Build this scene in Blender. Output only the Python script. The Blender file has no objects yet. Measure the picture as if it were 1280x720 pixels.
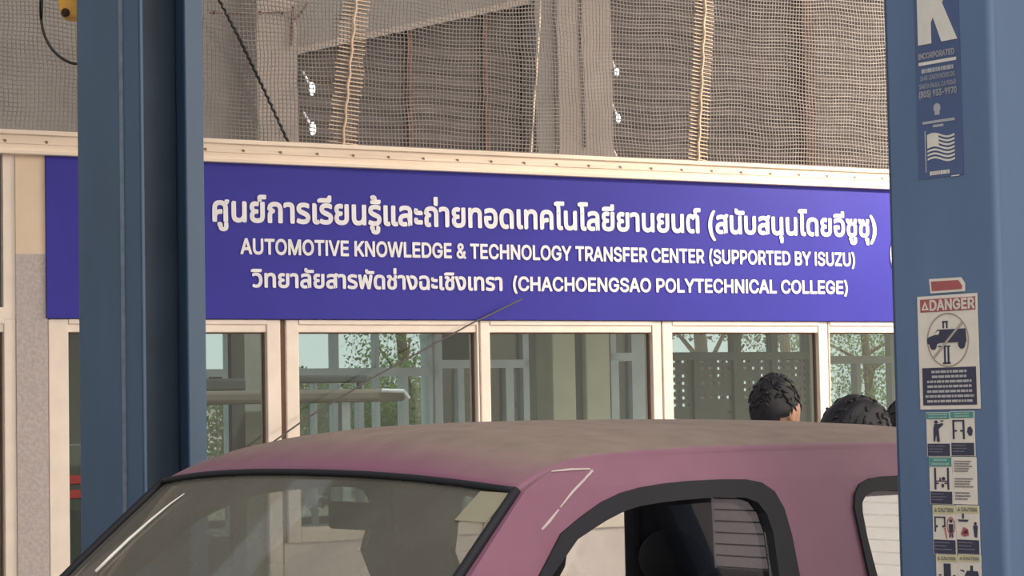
import bpy, bmesh, math, random
from mathutils import Vector, Matrix
from mathutils.geometry import tessellate_polygon
random.seed(7)
S = bpy.context.scene
COL = S.collection
# ------------------------------------------------------------------ camera
FPX, ROLL, EYE = 2800.0, math.radians(1.1), 1.65
PITCH = math.atan(154 * math.cos(ROLL) / FPX)
FW = Vector((0, math.cos(PITCH), math.sin(PITCH)))
_r0 = Vector((1, 0, 0)); _u0 = _r0.cross(FW)
RT = math.cos(ROLL) * _r0 - math.sin(ROLL) * _u0
UP = math.sin(ROLL) * _r0 + math.cos(ROLL) * _u0
CAM = Vector((0, 0, EYE))
cd = bpy.data.cameras.new('camera'); cam = bpy.data.objects.new('camera', cd); COL.objects.link(cam)
cd.sensor_width = 36; cd.lens = FPX / 1280 * 36; cd.clip_start = .05; cd.clip_end = 300
m = Matrix((RT, UP, -FW)).transposed().to_4x4(); m.translation = CAM
cam.matrix_world = m
S.camera = cam
# ------------------------------------------------------------------ exposure, sky, lights
S.view_settings.view_transform = 'Standard'; S.view_settings.look = 'None'
S.view_settings.gamma = 1; S.view_settings.use_curve_mapping = False
S.view_settings.exposure = 0.28
W = bpy.data.worlds.new('sky'); S.world = W; W.use_nodes = True
nt = W.node_tree; nt.nodes.clear()
out = nt.nodes.new('ShaderNodeOutputWorld'); bg = nt.nodes.new('ShaderNodeBackground')
tc = nt.nodes.new('ShaderNodeTexCoord'); dt = nt.nodes.new('ShaderNodeVectorMath'); dt.operation = 'DOT_PRODUCT'
dt.inputs[1].default_value = (.86, -.45, .1)
mr = nt.nodes.new('ShaderNodeMapRange'); mr.inputs[1].default_value = -.4; mr.inputs[2].default_value = 1
rp = nt.nodes.new('ShaderNodeValToRGB')
rp.color_ramp.elements[0].color = (.77, .82, .86, 1); rp.color_ramp.elements[1].color = (1.0, .86, .72, 1)
st = nt.nodes.new('ShaderNodeMapRange'); st.inputs[1].default_value = -.2; st.inputs[2].default_value = 1
st.inputs[3].default_value = .85; st.inputs[4].default_value = 2.6
for a, b in ((tc.outputs['Generated'], dt.inputs[0]), (dt.outputs['Value'], mr.inputs[0]), (mr.outputs[0], rp.inputs[0]),
             (rp.outputs[0], bg.inputs[0]), (dt.outputs['Value'], st.inputs[0]), (st.outputs[0], bg.inputs[1]), (bg.outputs[0], out.inputs[0])):
    nt.links.new(a, b)
ROOM_FILL_W = 9; FILL_FLOOD_W = 190  # output of the added, unseen lamps: room tubes and flood
SUN_E, SUN_DIR = .25, Vector((-.45, .75, -.48))
sd = bpy.data.lights.new('sun', 'SUN'); sd.energy = SUN_E; sd.angle = math.radians(25); sd.color = (1, .86, .72)
so = bpy.data.objects.new('sun', sd); COL.objects.link(so); so.rotation_euler = SUN_DIR.to_track_quat('-Z', 'Y').to_euler()
so.location = (8, -8, 9)

# ------------------------------------------------------------------ frames and pixel rays
def frame(loc, deg):
    return Matrix.Translation(Vector(loc)) @ Matrix.Rotation(math.radians(deg), 4, 'Z')
WORLD = Matrix.Identity(4)
WALL = frame((0, 11, 0), 29.5)          # x along the sign wall to the right, y into the building
CAR = frame((.0155, 4.295, 0), 38)      # x to the car's rear, y to its far side
def ray(x, y):
    return FW * FPX + RT * (x - 640) - UP * (y - 360)
def onto(fr, axis, val, px, py):        # the point of a frame plane seen at a pixel, in frame coordinates
    inv = fr.inverted(); o = inv @ CAM; d = inv.to_3x3() @ ray(px, py)
    return o + d * ((val - o[axis]) / d[axis])
def wp(px, py, d=0.0):
    p = onto(WALL, 1, d, px, py); return p.x, p.z
def side(px, py):                       # near flank of the cab, with its tumblehome
    inv = CAR.inverted(); o = inv @ CAM; d = inv.to_3x3() @ ray(px, py)
    # y + .03 + (1.5-z)*.28 = 0
    t = -(o.y + .03 + (1.5 - o.z) * .28) / (d.y - .28 * d.z)
    p = o + d * t; return p.x, p.z

# ------------------------------------------------------------------ materials
MATS = {}
def mat(name, col, rough=.6, metal=0., var=.08, scale=6., bump=0., spec=.5, emit=0., stretch=None, coat=0.):
    if name in MATS: return MATS[name]
    mt = bpy.data.materials.new(name); mt.use_nodes = True; n = mt.node_tree; b = n.nodes['Principled BSDF']
    b.inputs['Roughness'].default_value = rough; b.inputs['Metallic'].default_value = metal
    b.inputs['Specular IOR Level'].default_value = spec; b.inputs['Coat Weight'].default_value = coat
    c = (*col, 1)
    t = n.nodes.new('ShaderNodeTexCoord'); mp = n.nodes.new('ShaderNodeMapping'); ns = n.nodes.new('ShaderNodeTexNoise')
    if stretch: mp.inputs['Scale'].default_value = stretch
    ns.inputs['Scale'].default_value = scale; ns.inputs['Detail'].default_value = 6
    rmp = n.nodes.new('ShaderNodeValToRGB')
    lo = tuple(max(0, v * (1 - var)) for v in col); hi = tuple(min(1, v * (1 + var)) for v in col)
    rmp.color_ramp.elements[0].color = (*lo, 1); rmp.color_ramp.elements[1].color = (*hi, 1)
    rmp.color_ramp.elements[0].position = .3; rmp.color_ramp.elements[1].position = .7
    n.links.new(t.outputs['Object'], mp.inputs[0]); n.links.new(mp.outputs[0], ns.inputs['Vector'])
    n.links.new(ns.outputs['Fac'], rmp.inputs[0]); n.links.new(rmp.outputs[0], b.inputs['Base Color'])
    if bump:
        bp = n.nodes.new('ShaderNodeBump'); bp.inputs['Strength'].default_value = bump; bp.inputs['Distance'].default_value = .01
        n.links.new(ns.outputs['Fac'], bp.inputs['Height']); n.links.new(bp.outputs[0], b.inputs['Normal'])
    if emit:
        b.inputs['Emission Color'].default_value = c; b.inputs['Emission Strength'].default_value = emit
    MATS[name] = mt; return mt
def glass(name, tint, gloss=.06, dust=0., dust_col=(.4, .4, .36), rough=.02, dscale=4., through=0.):
    mt = bpy.data.materials.new(name); mt.use_nodes = True; n = mt.node_tree; n.nodes.clear()
    o = n.nodes.new('ShaderNodeOutputMaterial'); tr = n.nodes.new('ShaderNodeBsdfTransparent'); gl = n.nodes.new('ShaderNodeBsdfGlossy')
    tr.inputs[0].default_value = (*tint, 1); gl.inputs['Roughness'].default_value = rough
    fr = n.nodes.new('ShaderNodeFresnel'); fr.inputs[0].default_value = 1.45
    mul = n.nodes.new('ShaderNodeMath'); mul.operation = 'MULTIPLY'; mul.inputs[1].default_value = gloss
    mx = n.nodes.new('ShaderNodeMixShader')
    n.links.new(fr.outputs[0], mul.inputs[0]); n.links.new(mul.outputs[0], mx.inputs[0])
    n.links.new(tr.outputs[0], mx.inputs[1]); n.links.new(gl.outputs[0], mx.inputs[2]); last = mx
    if dust:
        df = n.nodes.new('ShaderNodeBsdfDiffuse'); df.inputs[0].default_value = (*dust_col, 1)
        if through:
            tl = n.nodes.new('ShaderNodeBsdfTranslucent'); tl.inputs[0].default_value = (*dust_col, 1); d0 = df
            df = n.nodes.new('ShaderNodeMixShader'); df.inputs[0].default_value = through
            n.links.new(d0.outputs[0], df.inputs[1]); n.links.new(tl.outputs[0], df.inputs[2])
        t = n.nodes.new('ShaderNodeTexCoord'); ns = n.nodes.new('ShaderNodeTexNoise'); ns.inputs['Scale'].default_value = dscale
        ns.inputs['Detail'].default_value = 8
        r2 = n.nodes.new('ShaderNodeMapRange'); r2.inputs[1].default_value = .3; r2.inputs[2].default_value = .7
        r2.inputs[3].default_value = dust * .8; r2.inputs[4].default_value = min(1, dust * 1.15)
        m2 = n.nodes.new('ShaderNodeMixShader')
        n.links.new(t.outputs['Object'], ns.inputs['Vector']); n.links.new(ns.outputs['Fac'], r2.inputs[0])
        n.links.new(r2.outputs[0], m2.inputs[0]); n.links.new(mx.outputs[0], m2.inputs[1]); n.links.new(df.outputs[0], m2.inputs[2]); last = m2
    n.links.new(last.outputs[0], o.inputs[0]); MATS[name] = mt; return mt
def paint_dust(name, paint, dust, lo, hi):   # paint with dust settled on what faces up
    mt = bpy.data.materials.new(name); mt.use_nodes = True; n = mt.node_tree; b = n.nodes['Principled BSDF']
    g = n.nodes.new('ShaderNodeNewGeometry'); sx = n.nodes.new('ShaderNodeSeparateXYZ'); t = n.nodes.new('ShaderNodeTexCoord')
    ns = n.nodes.new('ShaderNodeTexNoise'); ns.inputs['Scale'].default_value = 5; ns.inputs['Detail'].default_value = 8
    ad = n.nodes.new('ShaderNodeMath'); ad.operation = 'MULTIPLY_ADD'; ad.inputs[1].default_value = .03
    mr_ = n.nodes.new('ShaderNodeMapRange'); mr_.inputs[1].default_value = lo; mr_.inputs[2].default_value = hi
    mr_.inputs[3].default_value = .25; mr_.inputs[4].default_value = .96
    mx = n.nodes.new('ShaderNodeMix'); mx.data_type = 'RGBA'
    n2 = n.nodes.new('ShaderNodeTexNoise'); n2.inputs['Scale'].default_value = 14; n2.inputs['Detail'].default_value = 6
    rr = n.nodes.new('ShaderNodeValToRGB'); rr.color_ramp.elements[0].position = .3; rr.color_ramp.elements[1].position = .7
    rr.color_ramp.elements[0].color = (*[v * .86 for v in dust], 1); rr.color_ramp.elements[1].color = (*[v * 1.12 for v in dust], 1)
    mx.inputs[6].default_value = (*paint, 1)
    L = n.links.new
    L(g.outputs['Normal'], sx.inputs[0]); L(t.outputs['Object'], ns.inputs['Vector']); L(t.outputs['Object'], n2.inputs['Vector'])
    L(ns.outputs['Fac'], ad.inputs[0]); L(sx.outputs['Z'], ad.inputs[2]); L(ad.outputs[0], mr_.inputs[0])
    L(mr_.outputs[0], mx.inputs[0]); L(n2.outputs['Fac'], rr.inputs[0]); L(rr.outputs[0], mx.inputs[7]); L(mx.outputs[2], b.inputs['Base Color'])
    m3 = n.nodes.new('ShaderNodeMapRange'); m3.inputs[3].default_value = .38; m3.inputs[4].default_value = .9
    L(mr_.outputs[0], m3.inputs[0]); L(m3.outputs[0], b.inputs['Roughness'])
    MATS[name] = mt; return mt

CREAM = mat('cream_painted_frame', (.88, .79, .71), .5, var=.06, scale=9)
CREAM_D = mat('frame_gap_shadow_rubber', (.20, .12, .09), .8)
BEIGE = mat('peach_plaster', (.78, .64, .50), .85, var=.07, scale=5, bump=.1)
GREYW = mat('speckled_grey_render', (.50, .45, .45), .9, var=.12, scale=60, bump=.3)
WHITEW = mat('white_plaster', (.80, .72, .70), .85)
SIGNB = mat('royal_blue_sign_vinyl', (.048, .046, .36), .4, var=.06, scale=3, spec=.12)
WHITE = mat('white_vinyl', (.86, .87, .94), .5, var=.02)
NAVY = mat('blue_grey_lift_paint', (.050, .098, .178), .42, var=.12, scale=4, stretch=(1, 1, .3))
NAVY_LIT = mat('lit_blue_lift_paint', (.092, .160, .285), .42, var=.12, scale=4, stretch=(1, 1, .3))  # lift paint with the near column's brighter light put into the colour
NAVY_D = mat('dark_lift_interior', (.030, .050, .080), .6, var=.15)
NAVY_E = mat('worn_lift_edge', (.14, .19, .26), .4, var=.2, scale=30)
STEEL = mat('galvanised_steel', (.5, .5, .5), .4, .8)
DARK = mat('black_rubber', (.016, .017, .024), .6, spec=.25)
CABLE = mat('black_cable_sheath', (.012, .012, .014), .5)
CONC = mat('concrete_floor', (.32, .31, .29), .8, var=.15, scale=2, bump=.2)
ASPH = mat('outdoor_ground', (.34, .32, .28), .95, var=.2, scale=1.5)
YELL = mat('yellow_enamel', (.75, .40, .05), .5, var=.12, scale=20)
NETM = mat('grey_plastic_net', (.225, .205, .195), .7, var=.15, scale=12)
SEAM = mat('pale_net_lacing', (.74, .58, .44), .8, var=.1)
FCOL = mat('facade_column_plaster', (.225, .195, .178), .9, var=.08, scale=3)
FWALL = mat('facade_grey_plaster', (.15, .14, .135), .9, var=.08, scale=3)
FDARK = mat('weathered_dark_sheeting', (.062, .052, .053), .8, var=.3, scale=2, stretch=(1, 1, 5))
FBROWN = mat('weathered_brown_sheeting', (.105, .088, .082), .8, var=.3, scale=2, stretch=(1, 1, 5))
RUST = mat('rusty_steel', (.08, .04, .03), .85, var=.4, scale=20)
PINK = paint_dust('dusty_plum_paint', (.215, .068, .155), (.225, .178, .15), .86, .985)
BLUEW = mat('pale_blue_window_frame', (.72, .84, .92), .5)
ROOMW = mat('dim_green_grey_plaster', (.16, .19, .18), .9)
BEIGC = mat('khaki_column_paint', (.56, .54, .42), .85)
LOUV = mat('dark_louvre_metal', (.07, .085, .085), .6)
CURT = mat('slate_grey_blind', (.17, .20, .21), .9)
BROWNC = mat('dusty_brown_laminate', (.24, .21, .175), .8)
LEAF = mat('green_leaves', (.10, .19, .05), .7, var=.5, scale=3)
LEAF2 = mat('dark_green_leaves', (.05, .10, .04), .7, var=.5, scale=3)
BARK = mat('tree_bark', (.12, .09, .06), .9)
RED = mat('red_enamel', (.55, .03, .03), .5)
SKIN = mat('tan_skin', (.55, .30, .20), .55, var=.06, scale=20)
HAIR = mat('black_hair', (.012, .012, .018), .55, var=.3, scale=40, stretch=(1, 1, .2))
SHIRTA = mat('pale_blue_shirt', (.45, .52, .62), .8)
SHIRTB = mat('white_shirt', (.7, .7, .7), .8)
SHIRTC = mat('navy_shirt', (.04, .05, .10), .8)
TROUS = mat('black_trousers', (.02, .02, .025), .8)
WINGL = glass('window_glass', (.88, .92, .89), .4)
WSGL = glass('dusty_windscreen_glass', (.55, .58, .56), 1.2, .55, (.17, .17, .15), .05)
CARGL = glass('car_side_glass', (.95, .96, .96), .35)
REARGL = glass('dusty_rear_glass', (.6, .6, .6), .3, .85, (.52, .49, .53), dscale=9, through=.88)

# ------------------------------------------------------------------ mesh builder
class MB:
    def __init__(s): s.v = []; s.f = []
    def add(s, vs, fs):
        o = len(s.v); s.v += [Vector(v) for v in vs]; s.f += [tuple(i + o for i in f) for f in fs]; return s
    def box(s, a, b):
        (x0, y0, z0), (x1, y1, z1) = [min(p, q) for p, q in zip(a, b)], [max(p, q) for p, q in zip(a, b)]
        return s.add([(x0, y0, z0), (x1, y0, z0), (x1, y1, z0), (x0, y1, z0), (x0, y0, z1), (x1, y0, z1), (x1, y1, z1), (x0, y1, z1)],
                     [(0, 3, 2, 1), (4, 5, 6, 7), (0, 1, 5, 4), (1, 2, 6, 5), (2, 3, 7, 6), (3, 0, 4, 7)])
    def tube(s, pts, r, n=8, cap=True):
        pts = [Vector(p) for p in pts]; rs = r if isinstance(r, (list, tuple)) else [r] * len(pts)
        o = len(s.v); ref = None
        for i, p in enumerate(pts):
            t = (pts[min(i + 1, len(pts) - 1)] - pts[max(i - 1, 0)]).normalized()
            if ref is None: ref = Vector((0, 0, 1)) if abs(t.z) < .9 else Vector((1, 0, 0))
            a = t.cross(ref).normalized(); b = a.cross(t).normalized(); ref = b
            for k in range(n):
                w = 2 * math.pi * (k + .5) / n; s.v.append(p + (a * math.cos(w) + b * math.sin(w)) * rs[i])
        for i in range(len(pts) - 1):
            for k in range(n):
                s.f.append((o + i * n + k, o + i * n + (k + 1) % n, o + (i + 1) * n + (k + 1) % n, o + (i + 1) * n + k))
        if cap: s.f.append(tuple(o + k for k in range(n))[::-1]); s.f.append(tuple(o + (len(pts) - 1) * n + k for k in range(n)))
        return s
    def ball(s, c, r, nu=16, nv=10, fn=None):
        c = Vector(c); r = r if isinstance(r, (tuple, list)) else (r, r, r); o = len(s.v)
        for j in range(nv + 1):
            ph = math.pi * j / nv
            for i in range(nu):
                th = 2 * math.pi * i / nu
                d = Vector((math.sin(ph) * math.cos(th), math.sin(ph) * math.sin(th), math.cos(ph)))
                p = Vector((d.x * r[0], d.y * r[1], d.z * r[2]))
                if fn: p = fn(p, d)
                s.v.append(c + p)
        for j in range(nv):
            for i in range(nu):
                s.f.append((o + j * nu + i, o + (j + 1) * nu + i, o + (j + 1) * nu + (i + 1) % nu, o + j * nu + (i + 1) % nu))
        return s
    def grid(s, rows, closed=False):
        o = len(s.v); n = len(rows[0])
        for r in rows: s.v += [Vector(p) for p in r]
        for j in range(len(rows) - 1):
            for i in range(n - (0 if closed else 1)):
                s.f.append((o + j * n + i, o + j * n + (i + 1) % n, o + (j + 1) * n + (i + 1) % n, o + (j + 1) * n + i))
        return s
    def sheet(s, loops, mp, thick):      # a flat outline with holes, mapped to 3-D by mp(u, v, depth), with real thickness
        pts = [p for l in loops for p in l]; n = len(pts)
        tris = tessellate_polygon([[Vector((p[0], p[1], 0)) for p in l] for l in loops])
        o = len(s.v)
        s.v += [Vector(mp(p[0], p[1], 0)) for p in pts] + [Vector(mp(p[0], p[1], thick)) for p in pts]
        for t in tris: s.f.append(tuple(o + i for i in t)); s.f.append(tuple(o + n + i for i in t[::-1]))
        b = 0
        for l in loops:
            k = len(l)
            for i in range(k): s.f.append((o + b + i, o + b + (i + 1) % k, o + n + b + (i + 1) % k, o + n + b + i))
            b += k
        return s
    def build(s, name, material, parent=None, fr=WORLD, org=(0, 0, 0), smooth=False, bevel=0, kind=None, solid=0, weld=False, sub=0, auto=None):
        """vertices are in frame coordinates; org (frame coords) becomes the object's origin"""
        me = bpy.data.meshes.new(name)
        porg = parent['_o'] if parent is not None and '_o' in parent else None
        if parent is not None and porg is not None: org = porg
        org = Vector(org)
        bm = bmesh.new(); vs = [bm.verts.new(v - org) for v in s.v]
        for f in s.f:
            try: bm.faces.new([vs[i] for i in f])
            except ValueError: pass
        if weld: bmesh.ops.remove_doubles(bm, verts=bm.verts, dist=.0008)
        bmesh.ops.recalc_face_normals(bm, faces=bm.faces)
        if bevel:
            es = [e for e in bm.edges if len(e.link_faces) == 2 and e.calc_face_angle(0) > .6]
            bmesh.ops.bevel(bm, geom=es, offset=bevel, segments=2, affect='EDGES', profile=.5)
        bm.to_mesh(me); bm.free()
        if smooth:
            for p in me.polygons: p.use_smooth = True
            if auto: me.set_sharp_from_angle(angle=math.radians(auto))
        me.materials.append(material)
        ob = bpy.data.objects.new(name, me); COL.objects.link(ob)
        if parent is not None: ob.parent = parent
        else: ob.matrix_world = fr @ Matrix.Translation(org)
        if parent is not None and porg is not None: ob['_o'] = list(org)
        if kind: ob['kind'] = kind
        if solid:
            md = ob.modifiers.new('thickness', 'SOLIDIFY'); md.thickness = solid; md.offset = -1
        if sub:
            md = ob.modifiers.new('smooth', 'SUBSURF'); md.levels = sub; md.render_levels = sub
        return ob
def tag(o, label=None, cat=None, group=None, kind=None):
    if label: o['label'] = label
    if cat: o['category'] = cat
    if group: o['group'] = group
    if kind: o['kind'] = kind
    return o
def thing(name, label, cat, fr=WORLD, loc=(0, 0, 0), group=None, kind=None):
    o = bpy.data.objects.new(name, None); COL.objects.link(o); o.empty_display_size = .1
    o.matrix_world = fr @ Matrix.Translation(Vector(loc)); o['_o'] = list(loc)
    return tag(o, label, cat, group, kind)
def B(*ab):
    mb = MB()
    for i in range(0, len(ab), 2): mb.box(ab[i], ab[i + 1])
    return mb
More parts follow.
